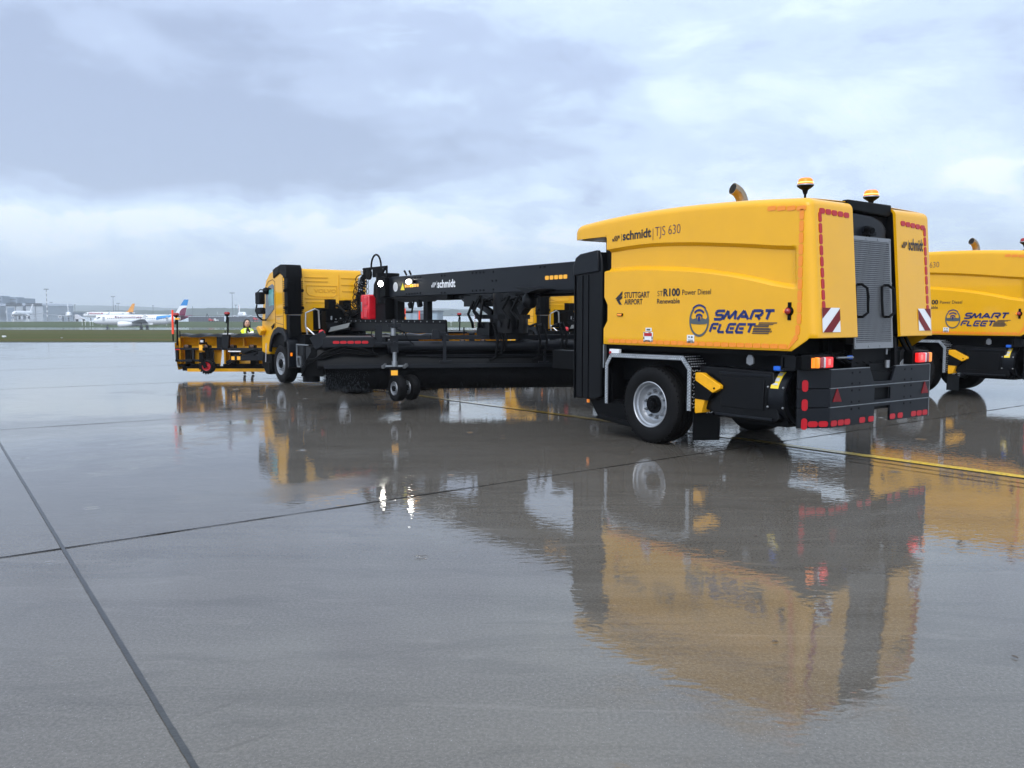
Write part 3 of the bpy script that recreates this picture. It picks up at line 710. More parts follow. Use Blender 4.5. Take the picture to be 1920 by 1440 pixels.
def rear_end(parent):
    # radiator recess
    mb = MB(); mb.box(-2.05, -1.9, .84, 1.70, 1.2, 3.02); mb.add([(-2.50, .792, 1.5), (-2.38, .792, 2.96), (-2.0, .792, 2.96), (-2.0, .792, 1.5)], [(0, 1, 2, 3)]); mb.add([(-2.50, 1.708, 1.5), (-2.38, 1.708, 2.96), (-2.0, 1.708, 2.96), (-2.0, 1.708, 1.5)], [(0, 1, 2, 3)]); mb.box(-2.15, -2.05, .70, .80, 1.3, 2.9); mb.build('rear_recess', BLM, parent)
    mb = MB(); mb.prism([(-2.30, 2.70), (-2.30, 2.90), (-2.22, 2.99), (-2.0, 3.02), (-2.0, 2.70)], .82, 1.74); mb.build('radiator_hood', BLM, parent, bevel=.02)
    mb = MB(); mb.prism([(.80, 3.045), (1.70, 3.045), (1.70, 2.93), (1.64, 2.90), (.86, 2.93), (.80, 2.93)], -2.36, -2.27, 'yz'); mb.build('rear_roof_edge', BLM, parent, bevel=.015)
    # bluish dark cowl above the grille
    mb = MB(); mb.prism([(.84, 2.46), (.84, 2.90), (1.30, 2.885), (1.50, 2.84), (1.60, 2.76), (1.61, 2.46)], -2.36, -2.10, 'yz'); mb.build('radiator_cowl', GRP, parent, bevel=.02)
    mb = MB(); mb.cyl((-2.36, 1.18, 2.72), (-2.46, 1.15, 2.70), .05, .035, 12); mb.box(-2.44, -2.36, 1.10, 1.26, 2.65, 2.69)
    mb.tube([(-2.37, 1.14, 2.60), (-2.42, 1.13, 2.70), (-2.40, 1.18, 2.73), (-2.38, 1.22, 2.66), (-2.40, 1.20, 2.52), (-2.38, 1.22, 2.44)], .008, 6); mb.build('camera_unit', BLM, parent)
    # grille plate: frame and woven bars, leaning like the hood
    y0, y1, z0, z1 = .80, 1.60, 1.33, 2.63
    def X(z): return -2.42 - .08 * (2.63 - z) / 1.3
    mb = MB()
    fr = .045
    def plate(ya, yb, za, zb_, t=.012): mb.add([(X(za), ya, za), (X(za), yb, za), (X(zb_), yb, zb_), (X(zb_), ya, zb_), (X(za) + t, ya, za), (X(za) + t, yb, za), (X(zb_) + t, yb, zb_), (X(zb_) + t, ya, zb_)], [(0, 1, 2, 3), (4, 7, 6, 5), (0, 4, 5, 1), (1, 5, 6, 2), (2, 6, 7, 3), (3, 7, 4, 0)])
    plate(y0, y1, z1 - fr, z1); plate(y0, y1, z0, z0 + fr * 1.6); plate(y0, y0 + fr * .7, z0 + fr * 1.6, z1 - fr); plate(y1 - fr * .7, y1, z0 + fr * 1.6, z1 - fr)
    g = mb.build('grille', GRL, parent)
    mb = MB(); za, zb_ = z0 + fr * 1.6, z1 - fr; ya, yb = y0 + fr * .7, y1 - fr * .7
    n = 50
    for i in range(n):
        z = za + (zb_ - za) * (i + .5) / n; mb.bar((X(z) + .002, ya, z), (X(z) + .002, yb, z), .006, .0080)
    n = 30
    for i in range(n):
        y = ya + (yb - ya) * (i + .5) / n; mb.bar((X(za) + .010, y, za), (X(zb_) + .010, y, zb_), .009, .0042, up=(1, 0, 0))
    mb.build('mesh', GRL, g)
    mb = MB(); mb.box(-2.36, -2.28, ya, yb, za, zb_); mb.build('radiator_core', BLM, parent)
    mb = MB()
    for y in (y0 + .02, y0 + .28, y0 + .52, y1 - .02):
        for z in (z1 - .022, z0 + .03): mb.cyl((X(z) - .008, y, z), (X(z), y, z), .010, n=8)
    for z in (1.7, 2.1): mb.cyl((X(z) - .008, y1 - .015, z), (X(z), y1 - .015, z), .010, n=8)
    mb.build_each('bolt', STL, g)
    for yy in (.91, 1.46):
        mb = MB(); z = 1.90
        mb.tube([(X(2.07), yy - .03, 2.07), (X(2.07) - .06, yy - .03, 2.07), (X(2.05) - .075, yy + .05, 2.03), (X(1.9) - .08, yy + .055, 1.93), (X(1.9) - .08, yy + .055, 1.85), (X(1.7) - .075, yy + .05, 1.75), (X(1.7) - .06, yy - .03, 1.70), (X(1.7), yy - .03, 1.70)], .016, 8)
        mb.tube([(X(2.07), yy - .03, 2.07), (X(2.07) - .02, yy - .10, 2.05), (X(1.9) - .02, yy - .105, 1.9), (X(1.7) - .02, yy - .10, 1.72), (X(1.7), yy - .03, 1.70)], .014, 8)
        mb.build('grille_handle', BLM, parent)
    # red tape and warning boards on the two rear doors
    def RX(z): return -2.41 - .12 * (3.0 - z) / 1.5 - .003
    mb = MB()
    def rp(ya, yb, za, zb_, t=.004):
        rr = min(yb - ya, zb_ - za) * .4; pts = []
        for cy, cz, a0 in ((yb - rr, zb_ - rr, 0), (ya + rr, zb_ - rr, 90), (ya + rr, za + rr, 180), (yb - rr, za + rr, 270)):
            for k in range(4): a = radians(a0 + 30 * k); pts.append((cy + rr * cos(a), cz + rr * sin(a)))
        m = len(pts); mb.add([(RX(z) - t, y, z) for y, z in pts] + [(RX(z) + .004, y, z) for y, z in pts], [tuple(range(m))] + [(i, (i + 1) % m, m + (i + 1) % m, m + i) for i in range(m)])
    for i in range(5): rp(.16 + i * .115, .16 + i * .115 + .10, 2.835 - .004 * i, 2.895 - .004 * i)
    for i in range(9): rp(.14, .195, 2.74 - i * .122, 2.74 - i * .122 + .11)
    for i in range(5): rp(1.80 + i * .112, 1.80 + i * .112 + .098, 2.80 - .006 * i, 2.86 - .006 * i)
    for i in range(9): rp(2.315, 2.365, 2.70 - i * .120, 2.70 - i * .120 + .108)
    mb.build_each('red_reflective_tape', RDT, parent, smooth=0)
    for (ya, yb, za, zb_, fl) in ((.125, .46, 1.53, 1.80, 0), (2.11, 2.395, 1.53, 1.80, 1)):
        mb = MB(); m = MB()
        mb.add([(RX(za) - .004, ya, za), (RX(za) - .004, yb, za), (RX(zb_) - .004, yb, zb_), (RX(zb_) - .004, ya, zb_)], [(0, 1, 2, 3)])
        w = mb.build('warning_board', WHT, parent, smooth=0)
        def Q(a, b): y = ya + (yb - ya) * (1 - a if fl else a); z = za + (zb_ - za) * b; return (RX(z) - .007, y, z)
        for poly in ([(0, 1), (0, .55), (.50, 1)], [(0, 0), (.42, 0), (1, .58), (1, .98)] if False else [(.03, 0), (.52, 0), (1, .50), (1, .97)]):
            m.add([Q(*p) for p in poly], [tuple(range(len(poly)))])
        m.build('red_stripe', RDD, w, smooth=0)
    # maker's name on the right door
    c = RX(2.60) - .006
    lx0 = 1.745
    pa = rear(1686, 462, c); logo_marks(1.80, .12, 2.535, .075, 'x', c, INK, parent, 1)
    t = text('schmidt', 1.955, 2.285, 2.515, 2.655, 'x', c, INK, parent, bold=.03)
    # bumper of black planks
    BX = -2.50
    R = lambda u, v: rear(u, v, BX)[1:]
    y0 = R(1557, 740)[0]; y1 = R(1742, 720)[0]
    z = [1.105, .895, .680, .450]
    vy = [R(1631, 689)[0], R(1639, 711)[0], R(1672, 709)[0], R(1680, 685)[0]]
    hy = [R(1640, 730)[0], R(1669.7, 730)[0]]
    mb = MB()
    mb.prism([(y0, z[1] + .006), (y1, z[1] + .006), (y1, z[0]), (vy[3], z[0]), (vy[2], z[1] + .04), (vy[1], z[1] + .04), (vy[0], z[0]), (y0, z[0])], BX, BX + .03, 'yz')
    for k, (ztop, zbot) in enumerate([(z[1] - .006, z[2] + .006), (z[2] - .006, z[3])]):
        mb.box(BX, BX + .03, y0, hy[0], zbot, ztop); mb.box(BX, BX + .03, hy[1], y1, zbot, ztop)
        if k == 0: mb.box(BX, BX + .03, hy[0], hy[1], ztop - .03, ztop); mb.box(BX, BX + .03, hy[0], hy[1], zbot, zbot + .03)
        else: mb.box(BX, BX + .03, hy[0], hy[1], ztop - .035, ztop)
    sc = [(BX, y0), (BX + .03, y0), (-2.285, 0.03), (-2.315, 0.0)]
    for za, zb_ in ((z[0], z[1] + .004), (z[1] - .004, z[2] + .004), (z[2] - .004, z[3])): mb.prism(sc, zb_, za, 'xy')
    bp = mb.build('bumper', GRP, parent, bevel=.004)
    mb = MB()
    mb.box(BX - .004, BX + .02, y0, y1, z[1] - .004, z[1] + .005); mb.box(BX - .004, BX + .02, y0, y1, z[2] - .004, z[2] + .005)
    mb.box(BX - .003, BX + .03, y0, vy[0], z[0], z[0] + .008); mb.box(BX - .003, BX + .03, vy[3], y1, z[0], z[0] + .008); mb.box(BX - .003, BX + .03, y1, y1 + .010, z[3], z[0])
    mb.build('steel_edge', STL, bp)
    mb = MB()
    for uu in (1597.5, 1611.5, 1695.5, 1708):
        yy = R(uu, 730)[0]
        for zz_ in (1.06, .935, .855, .72, .64): mb.cyl((BX - .004, yy, zz_), (BX + .004, yy, zz_), .013, n=8)
    mb.build('bolt', BLM, bp)
    mb = MB()
    for u in (1563.5, 1576.5, 1588.5, 1616.5, 1633, 1673, 1687.5, 1712.5, 1723, 1733.5):
        yy = R(u, 775)[0]; pill(mb, BX - .002, yy - .058, yy + .058, .465, .53, 'x', r=.025)
    # on the chamfer
    dirv = Vector((-2.315 - BX, 0 - y0, 0)).normalized(); nrm = Vector((-.9, -.42, 0))
    A_ = Vector((BX, y0, 0)); nr = Vector((dirv.y, -dirv.x, 0)); nr = nr if nr.x < 0 else -nr
    def ch(s0, s1, za, zb_):
        rr = min(s1 - s0, zb_ - za) * .45; pts = []
        for cs, cz, a0 in ((s1 - rr, zb_ - rr, 0), (s0 + rr, zb_ - rr, 90), (s0 + rr, za + rr, 180), (s1 - rr, za + rr, 270)):
            for k in range(5): a = radians(a0 + 22.5 * k); pts.append((cs + rr * cos(a), cz + rr * sin(a)))
        m = len(pts); f = [A_ + dirv * s + nr * .005 + Vector((0, 0, zc)) for s, zc in pts]; b_ = [A_ + dirv * s + Vector((0, 0, zc)) for s, zc in pts]
        mb.add(f + b_, [tuple(range(m))] + [(i, (i + 1) % m, m + (i + 1) % m, m + i) for i in range(m)])
    L_ = (Vector((-2.315, 0, 0)) - A_).length
    for zc in (.93, .715, .50): ch(L_ * .68, L_ * .86, zc - .065, zc + .065)
    ch(L_ * .36, L_ * .66, .465, .53); ch(L_ * .05, L_ * .34, .465, .53)
    mb.build_each('red_reflective_tape', RDT, bp, smooth=0)
    for pts in ([(1569.2, 728.3), (1560.6, 753.6), (1576.7, 753)], [(1733, 715), (1726.4, 737.4), (1739.5, 736.2)]):
        mb = MB(); mb.prism([R(*p) for p in pts], BX - .012, BX, 'yz'); mb.build('warning_triangle', RDD, bp, bevel=.003)
    # tail lamps
    for (ya, yb, zc, left) in ((y0 - .30, y0 - .015, 1.195, 1), (y1 - .33, y1 - .02, 1.195, 0)):
        mb = MB(); mb.box(BX + .02, BX + .14, ya - .05, yb + .03, 1.11, 1.28); hs = mb.build('tail_lamp', BLM, parent, bevel=.008)
        w = yb - ya; order = [(0, .14, ORL), (.15, .40, REDK), (.41, .52, CLR), (.53, 1.0, REDL)] if left else [(0, .50, REDL), (.51, .60, CLR), (.61, .80, REDK), (.81, 1.0, ORL)]
        for a, b_, m_ in order:
            mb = MB(); mb.box(BX - .04, BX + .02, ya + w * a, ya + w * b_, 1.135, 1.255); mb.build('lens', m_, hs, bevel=.012)
        a = .74 if left else .22
        mb = MB(); mb.box(BX - .044, BX - .02, ya + w * (a - .10), ya + w * (a + .08), 1.165, 1.235); mb.build('lamp_light', REDH, hs, bevel=.01)
    mb = MB(); mb.box(BX - .02, BX + .0, y0 - .37, y0 - .33, 1.14, 1.25); mb.build('side_lamp', AMB, parent)
def underbody(parent):
    mb = MB()
    mb.box(-2.25, .9, .30, 2.2, .80, 1.28); mb.box(-2.46, -2.1, .45, 2.3, .60, 1.05); mb.box(.2, 3.0, .75, .95, .85, 1.15); mb.box(.2, 3.0, 1.6, 1.8, .85, 1.15)
    mb.bar((0, .3, .52), (0, 2.2, .52), .14); mb.box(-2.40, -2.30, .9, 1.6, 1.1, 1.38)
    mb.bar((-2.44, .42, 1.14), (-2.30, .62, 1.44), .04); mb.bar((-2.42, 2.20, 1.14), (-2.35, 2.0, 1.46), .04); mb.bar((-2.42, 2.32, 1.14), (-2.36, 2.1, 1.46), .03)
    mb.bar((-2.44, 1.74, 1.1), (-2.44, 1.70, 1.46), .05); mb.box(-2.44, -2.35, 1.2, 1.6, 1.02, 1.14)
    mb.box(-2.05, -1.3, .2, .9, .42, .52); mb.bar((-2.4, .45, .50), (-1.0, .45, .46), .08)
    mb.box(.9, 1.2, .3, 2.2, .5, 2.8); mb.box(-.78, .86, .42, .46, .42, 1.2)
    mb.build('chassis', BLM, parent)
    # silver fittings and valves under the hood
    mb = MB(); a = side(1407, 672, .12); mb.prism([(a[0] - .045, a[2] + .10), (a[0] + .045, a[2] + .10), (a[0] + .02, a[2] + .05), (a[0] + .05, a[2] + .0), (a[0] + .05, a[2] - .06), (a[0], a[2] - .085), (a[0] - .05, a[2] - .06), (a[0] - .05, a[2]), (a[0] - .02, a[2] + .05)], .11, .13); mb.build('fuel_cap_latch', GRL, parent)
    mb = MB(); mb.box(-2.48, -2.44, .74, .80, 1.215, 1.255); mb.build('valve', BLP, parent, bevel=.006)
    mb = MB(); mb.cyl((-2.48, .8, 1.235), (-2.46, .52, 1.235), .012, n=8); mb.cyl((-2.46, 1.55, 1.18), (-2.46, 1.55, 1.09), .028, n=12); mb.cyl((-2.46, 1.53, 1.32), (-2.46, 1.53, 1.25), .012, n=8); mb.build_each('coupling', STL, parent)
    mb = MB()
    for k in range(7):
        x = -2.2 - .02 * k; mb.tube([(-2.25 - .01 * k, .35 + .08 * k, 1.20), (-2.34, .5 + .12 * k, 1.30 - .03 * (k % 3)), (-2.40, .75 + .14 * k, 1.16)], .012, 6)
    mb.build_each('hydraulic_hose', BLM, parent)
    # electric box, white label
    a = side(1144.5, 656, .02); b = side(1162, 661.5, .02); mb = MB(); mb.box(b[0], a[0], .0, .05, b[2] - .01, a[2] + .015); mb.build('control_label', WHT, parent, bevel=.004)
    mb = MB(); mb.cyl((a[0] - .025, -.012, a[2] - .035), (a[0] - .025, .0, a[2] - .035), .02, n=12); mb.build('isolator_switch', RDT, parent)
    # grey post before the arch
    mb = MB(); mb.box(.895, .915, .0, .05, .98, 1.31); mb.build('arch_post', STL, parent)
    # wheel arch: aluminium checker-plate trim and black checker-plate cover
    A = [(.855, .48), (.855, 1.045), (.745, 1.195), (-.615, 1.205), (-.755, 1.055), (-.755, .51)]
    I = [(.797, .48), (.797, 1.02), (.72, 1.138), (-.585, 1.146), (-.692, 1.03), (-.692, .51)]
    mb = MB()
    for i in range(5): mb.prism([A[i], A[i + 1], I[i + 1], I[i]], -.012, -.002)
    tr = mb.build('wheel_arch_trim', mat('dull_tread_plate', (.27, .285, .30), .42, metal=.7, var=.15, vscale=12), parent)
    mb = MB()
    for i in range(5):
        p, q = Vector(((A[i][0] + I[i][0]) / 2, (A[i][1] + I[i][1]) / 2)), Vector(((A[i + 1][0] + I[i + 1][0]) / 2, (A[i + 1][1] + I[i + 1][1]) / 2)); L = (q - p).length; n = int(L / .036); d = (q - p) / L; nn = Vector((-d.y, d.x))
        for k in range(n):
            for s in (-1, 1):
                c = p + d * (L * (k + .5 + .25 * s) / n) + nn * (.011 * s); e = (d + nn * s).normalized() * .010
                mb.bar((c.x - e.x, -.0145, c.y - e.y), (c.x + e.x, -.0145, c.y + e.y), .006, .005)
    mb.build('tread_pattern', ALU, tr)
    mb = MB()
    top = [(a[0], a[1]) for a in A]
    for i in range(5):
        p, q = A[i], A[i + 1]; mb.add([(p[0], -.002, p[1]), (q[0], -.002, q[1]), (q[0], .62, q[1]), (p[0], .62, p[1])], [(0, 1, 2, 3)])
    mb.add([(-.755, -.0, .51), (-.755, .62, .38), (-.755, .62, .52)], [(0, 1, 2)])
    cv = mb.build('wheel_arch_cover', BLK, parent, smooth=0)
    mb = MB()
    for r_ in range(15):                          # raised lozenges, rear wall
        for k in range(14):
            y = .02 + k * .043 + (.02 if r_ % 2 else 0); z = .43 + r_ * .042
            if z < .53 - (y * .20): continue
            s = 1 if (r_ + k) % 2 else -1; mb.bar((-.761, y - .012, z - .008 * s), (-.761, y + .012, z + .008 * s), .009, .009, up=(1, 0, 0))
    for r_ in range(5):
        for k in range(14):
            f = (r_ + .5) / 5; x = -.615 + (-.14) * f; z = 1.205 - .15 * f; y = .02 + k * .043 + (.02 if r_ % 2 else 0)
            mb.bar((x - .004, y - .012, z + .003), (x - .004, y + .012, z + .003), .009, .009, up=(1, 0, 1))
    mb.build('tread_pattern', ALU, cv)
    mb = MB(); mb.prism([(.0, .50), (.50, .42), (.50, .10), (.0, .14)], -.80, -.785, 'yz'); mb.build('mud_flap', BLM, parent)
    # storage box and its lip
    mb = MB(); mb.prism([(-1.02, .52), (-1.10, .47), (-1.95, .47), (-2.02, .52), (-1.95, .70), (-1.92, 1.06), (-1.20, 1.08), (-.80, 1.09), (-.80, .56)], .10, .60)
    bx = mb.build('side_box', BLK, parent, bevel=.015)
    mb = MB(); mb.prism([(-1.15, .60), (-1.80, .60), (-1.80, .96), (-1.15, .97)], .085, .10); mb.build('side_box_lid', BLK, bx, bevel=.012)
    mb = MB(); mb.box(-1.93, -1.08, .07, .10, .49, .52); mb.box(-1.90, -1.12, .085, .10, 1.0, 1.03); mb.build_each('side_box_lip', GRP, bx, bevel=.006)
    # blower drum
    cy, cz, r = .40, .77, .33
    mb = MB(); mb.lathe([(-2.10, .28), (-2.10, r), (-1.84, r), (-1.84, .05)], (0, cy, cz), 'x', 40); dr = mb.build('blower_drum', GRP, parent)
    mb = MB(); mb.lathe([(-2.11, r + .008), (-2.085, r + .008)], (0, cy, cz), 'x', 40); mb.lathe([(-1.87, r + .006), (-1.845, r + .006)], (0, cy, cz), 'x', 40); mb.build('drum_ring', BLM, dr)
    mb = MB(); mb.cyl((-2.06, cy, cz), (-2.09, cy, cz), .28, n=32); 
    for k in range(-5, 6): mb.bar((-2.10, cy + k * .05 - .06, cz + sqrt(max(0, .0784 - (k * .05) ** 2)) * .95), (-2.10, cy + k * .05 + .06, cz - sqrt(max(0, .0784 - (k * .05) ** 2)) * .95), .010, .012)
    mb.build('drum_vents', BLM, dr)
    mb = MB()
    for a in (200, 160):
        for x in (-1.86, -2.07):
            aa = radians(a); mb.ball((x, cy + cos(aa) * (r + .010), cz + sin(aa) * (r + .01)), .015, 8)
    mb.build_each('bolt', STL, dr)
    mb = MB(); pts = []
    for k in range(7): a = radians(162 - k * 7); pts.append([(-1.89, cy + cos(a) * (r + .004), cz + sin(a) * (r + .004)), (-2.0, cy + cos(a) * (r + .004), cz + sin(a) * (r + .004))])
    mb.grid(pts); lb = mb.build('instruction_label', mat('yellow_label', (.85, .62, .03), .4), dr)
    mb = MB(); pts = []
    for (k0, k1) in ((1.0, 1.6), (2.2, 3.4), (4.2, 5.4)):
        a, b_ = radians(162 - k0 * 7), radians(162 - k1 * 7); rr = r + .008
        mb.add([(-1.905, cy + cos(a) * rr, cz + sin(a) * rr), (-1.985, cy + cos(a) * rr, cz + sin(a) * rr), (-1.975, cy + cos(b_) * rr, cz + sin(b_) * rr), (-1.915, cy + cos(b_) * rr, cz + sin(b_) * rr)], [(0, 1, 2, 3)])
    mb.build('label_print', CLR, lb, smooth=0)
    mb = MB(); a = side(1458, 691, .12); mb.box(a[0] - .05, a[0] + .05, .10, .18, a[2] - .028, a[2] + .028); mb.build('blue_cap', BLP, parent, bevel=.012)
    mb = MB(); a = side(1466, 668, .08); b = side(1490, 694, .08)
    for p, q in (((a[0], a[2]), (b[0], a[2])), ((b[0], a[2]), (b[0], b[2])), ((b[0], b[2]), (a[0], b[2])), ((a[0], b[2]), (a[0], a[2]))): mb.bar((p[0], .09, p[1]), (q[0], .09, q[1]), .022)
    mb.box(b[0], a[0], .10, .5, b[2], a[2]); mb.build('mounting_frame', BLK, parent)
    # road wheels
    wheel(parent, .02, .03, .525, .525, .385, .305, .13, .02)
    wheel(parent, .02, 2.50, .525, .525, .385, .305, .13, .02, right=True)
    # air duct wall at the front of the box
    mb = MB()
    mb.prism([(1.55, .50), (1.55, 2.40), (1.53, 2.50), (1.47, 2.56), (1.38, 2.585), (1.02, 2.62), (.99, 2.55), (.97, 2.40), (.97, .56), (1.12, .50)], .02, 2.4)
    mb.build('air_duct', BLK, parent, bevel=.02)
    mb = MB(); mb.prism([(1.575, 2.30), (1.565, 2.46), (1.52, 2.56), (1.42, 2.61), (1.05, 2.645), (1.03, 2.60), (1.40, 2.30), (1.0, 2.32)][:6] + [(1.02, 2.34)], -.01, .06); mb.build('duct_hood', GRP, parent, bevel=.015)
    mb = MB(); mb.box(1.545, 1.56, .0, .04, .5, 2.35); mb.box(1.25, 1.262, .008, .03, .52, 2.3); mb.box(1.38, 1.388, .008, .03, .52, 2.3); mb.build('duct_seam', STL if False else BLK, parent)
    mb = MB(); mb.box(.80, .96, .10, 2.3, .5, 2.70); mb.build('duct_wall', BLM, parent)
    mb = MB(); mb.prism([(1.32, .50), (1.10, .22), (.45, .20), (.45, .45), (.97, .56)], .10, .60); mb.prism([(1.15, .24), (.30, .17), (.30, .24), (1.05, .30)], .05, .7); mb.build('suction_skirt', BLM, parent, bevel=.01)
    mb = MB(); a = side(1102, 747, .2); mb.box(a[0] - .02, a[0] + .02, .2, .22, a[2] - .06, a[2] + .04); mb.build('side_reflector', ORL, parent)
    # exhaust elbow
    mb = MB(); e = side(1392, 379, .62); x0 = e[0]; pts = []
    y0 = .62; zt = 3.19
    for k in range(9): a = pi / 2 * k / 8; q = .17 * (1 - cos(a * .85)) + .02 * k / 8; pts.append((x0 + q * .25, y0 - q * .96, zt - .06 + .18 * sin(a * .85)))
    pts = [(x0, y0, zt - .2), (x0, y0, zt - .1)] + pts
    mb.tube(pts, .074, 20); ex = mb.build('exhaust_pipe', CHR, parent)
    mb = MB(); p = Vector(pts[-1]); dd = (p - Vector(pts[-2])).normalized(); mb.cyl(p - dd * .02, p + dd * .003, .063, n=20); mb.build('pipe_mouth', mat('matt_black', (.004, .004, .004), .9), ex)  # near-black matt disc closes the pipe end
def beam(parent):
    mb = MB()
    mb.prism([(1.5, 2.14), (1.5, 2.62), (9.25, 2.60), (9.42, 2.56), (9.42, 2.20), (9.30, 2.15)], 1.05, 1.45)
    b = mb.build('gooseneck_beam', GRP, parent, bevel=.012)
    S = lambda u, v: (side(u, v, 1.05)[0], side(u, v, 1.05)[2]); c = 1.046
    mb = MB()
    for (u, v) in [(886, 512), (893, 511.6), (900, 511), (907, 510.6), (886, 545.3), (893, 545), (900, 544.7), (907, 544.3), (923, 526.5), (930, 526), (1013, 501), (1021, 500.3), (925, 510), (925, 543), (828, 517), (834, 516.5), (828, 549), (834, 548.5)] + [(762 + 5.2 * i, 522 - .4 * i) for i in range(6)] + [(762 + 5.2 * i, 551.5 - .4 * i) for i in range(6)]:
        a = S(u, v); mb.cyl((a[0], c - .006, a[1]), (a[0], c + .004, a[1]), .020 if v not in (0,) else .01, n=8)
    mb.build('bolt', BLM, b)
    a = S(809.5, 539); q = S(818, 532); logo_marks(a[0], .19, a[1], .10, 'y', c, WHT, b, -1)
    a = S(820.5, 539.3); q = S(854, 537); text('schmidt', a[0], q[0], a[1], a[1] + .155, 'y', c, WHT, b, bold=.03)
    mb = MB()
    for i in range(5):
        a = S(1026 + 8.6 * i, 521 - .6 * i); pill(mb, c, a[0] - .052, a[0] + .052, a[1] - .035, a[1] + .035, 'y', r=.02)
    for i in range(6):
        a = S(761 + 4.5 * i, 536.5 - .3 * i); pill(mb, c, a[0] - .045, a[0] + .045, a[1] - .032, a[1] + .032, 'y', r=.02)
    mb.build_each('amber_reflective_tape', AMT, b, smooth=0)
    mb = MB(); mb.prism([S(751.5, 544), S(759, 544), S(755.5, 531)], c - .004, c); mb.build('warning_sticker', mat('warning_yellow', (.85, .7, .02), .4), b, smooth=0)
    a = S(742, 538); mb = MB(); mb.prism(arcband(a[0], a[1], .085, .105, 0, 360, 1, 24), c - .004, c); mb.prism(arcband(a[0], a[1], .03, .05, 30, 330, 1, 16), c - .004, c); mb.build('round_sticker', WHT, b, smooth=0)
    mb = MB(); mb.box(1.9, 8.9, 1.15, 1.40, 2.06, 2.15); mb.box(6.75, 7.5, 1.0, 1.4, 2.05, 2.15); mb.box(2.0, 4.6, 1.0, 1.5, 2.10, 2.145); mb.build('beam_underside', BLM, b)
    # head of the beam over the fifth wheel
    mb = MB()
    mb.prism([(9.35, 2.18), (9.35, 2.58), (9.55, 2.62), (9.75, 2.60), (9.92, 2.45), (9.95, 2.20), (9.8, 2.1)], .95, 1.5)
    mb.cyl((9.70, 1.2, 2.0), (9.70, 1.2, 2.70), .27, n=24)
    mb.box(9.45, 9.95, 1.0, 1.5, 1.62, 2.12); mb.box(10.15, 10.32, .95, 1.05, 1.62, 2.05); mb.box(9.05, 9.15, 1.1, 1.2, 1.6, 2.15)
    mb.box(9.32, 9.40, 1.2, 1.3, 1.6, 2.18)
    mb.prism([(7.55, 1.62), (7.72, 1.62), (7.72, 2.12), (7.55, 2.12)], 1.0, 1.12)
    mb.prism([(7.0, 2.14), (7.4, 2.02), (8.6, 2.02), (9.3, 2.14)], 1.0, 1.1)
    mb.tube([(8.12, 1.0, 2.05), (8.12, .95, 1.84), (8.12, .95, 1.80), (8.38, .95, 1.80)], .022, 6); mb.bar((8.3, 1.0, 2.0), (8.25, 1.0, 1.9), .08); mb.bar((7.9, 1.0, 2.05), (7.85, 1.0, 1.92), .09)
    mb.build('beam_head', BLM, parent)
    mb = MB(); y = 1.0
    mb.box(9.35, 10.58, y, y + .02, 2.80, 2.86); mb.box(10.50, 10.58, y, y + .02, 2.44, 2.86); mb.box(9.35, 9.42, y, y + .02, 2.5, 2.86)
    mb.bar((10.55, y, 2.84), (10.3, y, 2.66), .05, .03); mb.bar((9.40, y, 2.84), (9.65, y, 2.64), .05, .03); mb.box(9.6, 10.1, y + .01, y + .03, 2.62, 2.80)
    mb.cyl((10.26, y - .03, 2.70), (10.26, y + .02, 2.70), .13, n=20)
    mb.bar((8.62, 1.1, 2.62), (8.72, 1.1, 2.72), .03); mb.bar((8.42, 1.1, 2.62), (8.50, 1.1, 2.71), .03)
    mb.build('hose_bracket', BLM, parent)
    mb = MB(); pts = []
    for k in range(13): a = pi * k / 12; pts.append((9.93 + .25 * cos(a), 1.02, 2.86 + .28 * sin(a)))
    mb.tube(pts, .022, 8); mb.build('loop_hose', BLM, parent)
    # work lamps
    for (u, v, yy) in ((713.5, 532, .86), (770, 534, .96)):
        a = side(u, v, yy)
        if v > 533: continue
        mb = MB(); mb.cyl((a[0] + .02, yy + .06, a[2]), (a[0] - .01, yy, a[2]), .05, .10, 16); w = mb.build('work_lamp', BLM, parent)
        mb = MB(); mb.cyl((a[0] - .008, yy - .004, a[2]), (a[0] - .012, yy - .012, a[2]), .068, .06, 16); mb.build('lamp_glass', LMP, w)
    a = side(768, 529, 1.0); mb = MB(); mb.box(a[0] - .16, a[0] + .16, .99, 1.046, a[2] - .03, a[2] + .045); w = mb.build('work_lamp', BLM, parent, bevel=.01)
    mb = MB(); mb.ball((a[0], .975, a[2] + .01), .12, 16, (1.0, .15, .42)); mb.build('lamp_glass', mat('lit_bar_lamp', (1, 1, 1), .3, emit=(1, .97, .9), estr=30), w)
    # deck tray under the head with the red box on it
    mb = MB(); mb.box(6.62, 11.12, .88, .92, 1.36, 1.63); mb.box(6.62, 11.12, .92, 1.4, 1.36, 1.40); tr = mb.build('deck_side', BLK, parent, bevel=.01)
    mb = MB(); mb.box(6.60, 11.14, .86, .885, 1.56, 1.64); mb.build('deck_rail', BLM, tr)
    mb = MB()
    for k in range(17): mb.ball((6.8 + k * .26, .855, 1.60), .014, 6)
    mb.build_each('bolt', STL, tr)
    mb = MB(); mb.box(10.05, 10.46, .86, 1.25, 1.63, 2.22); rb = mb.build('red_storage_box', REDP, parent, bevel=.04)
    mb = MB(); mb.box(10.08, 10.26, .84, .87, 1.68, 1.90); mb.box(10.08, 10.26, .84, .87, 1.97, 2.16); mb.box(10.29, 10.32, .845, .87, 1.66, 2.20); mb.build('box_lid_panel', REDP, rb, bevel=.015)
    mb = MB(); mb.box(10.36, 10.41, .85, .865, 1.82, 2.05); mb.build('box_emblem', STL, rb, bevel=.02)
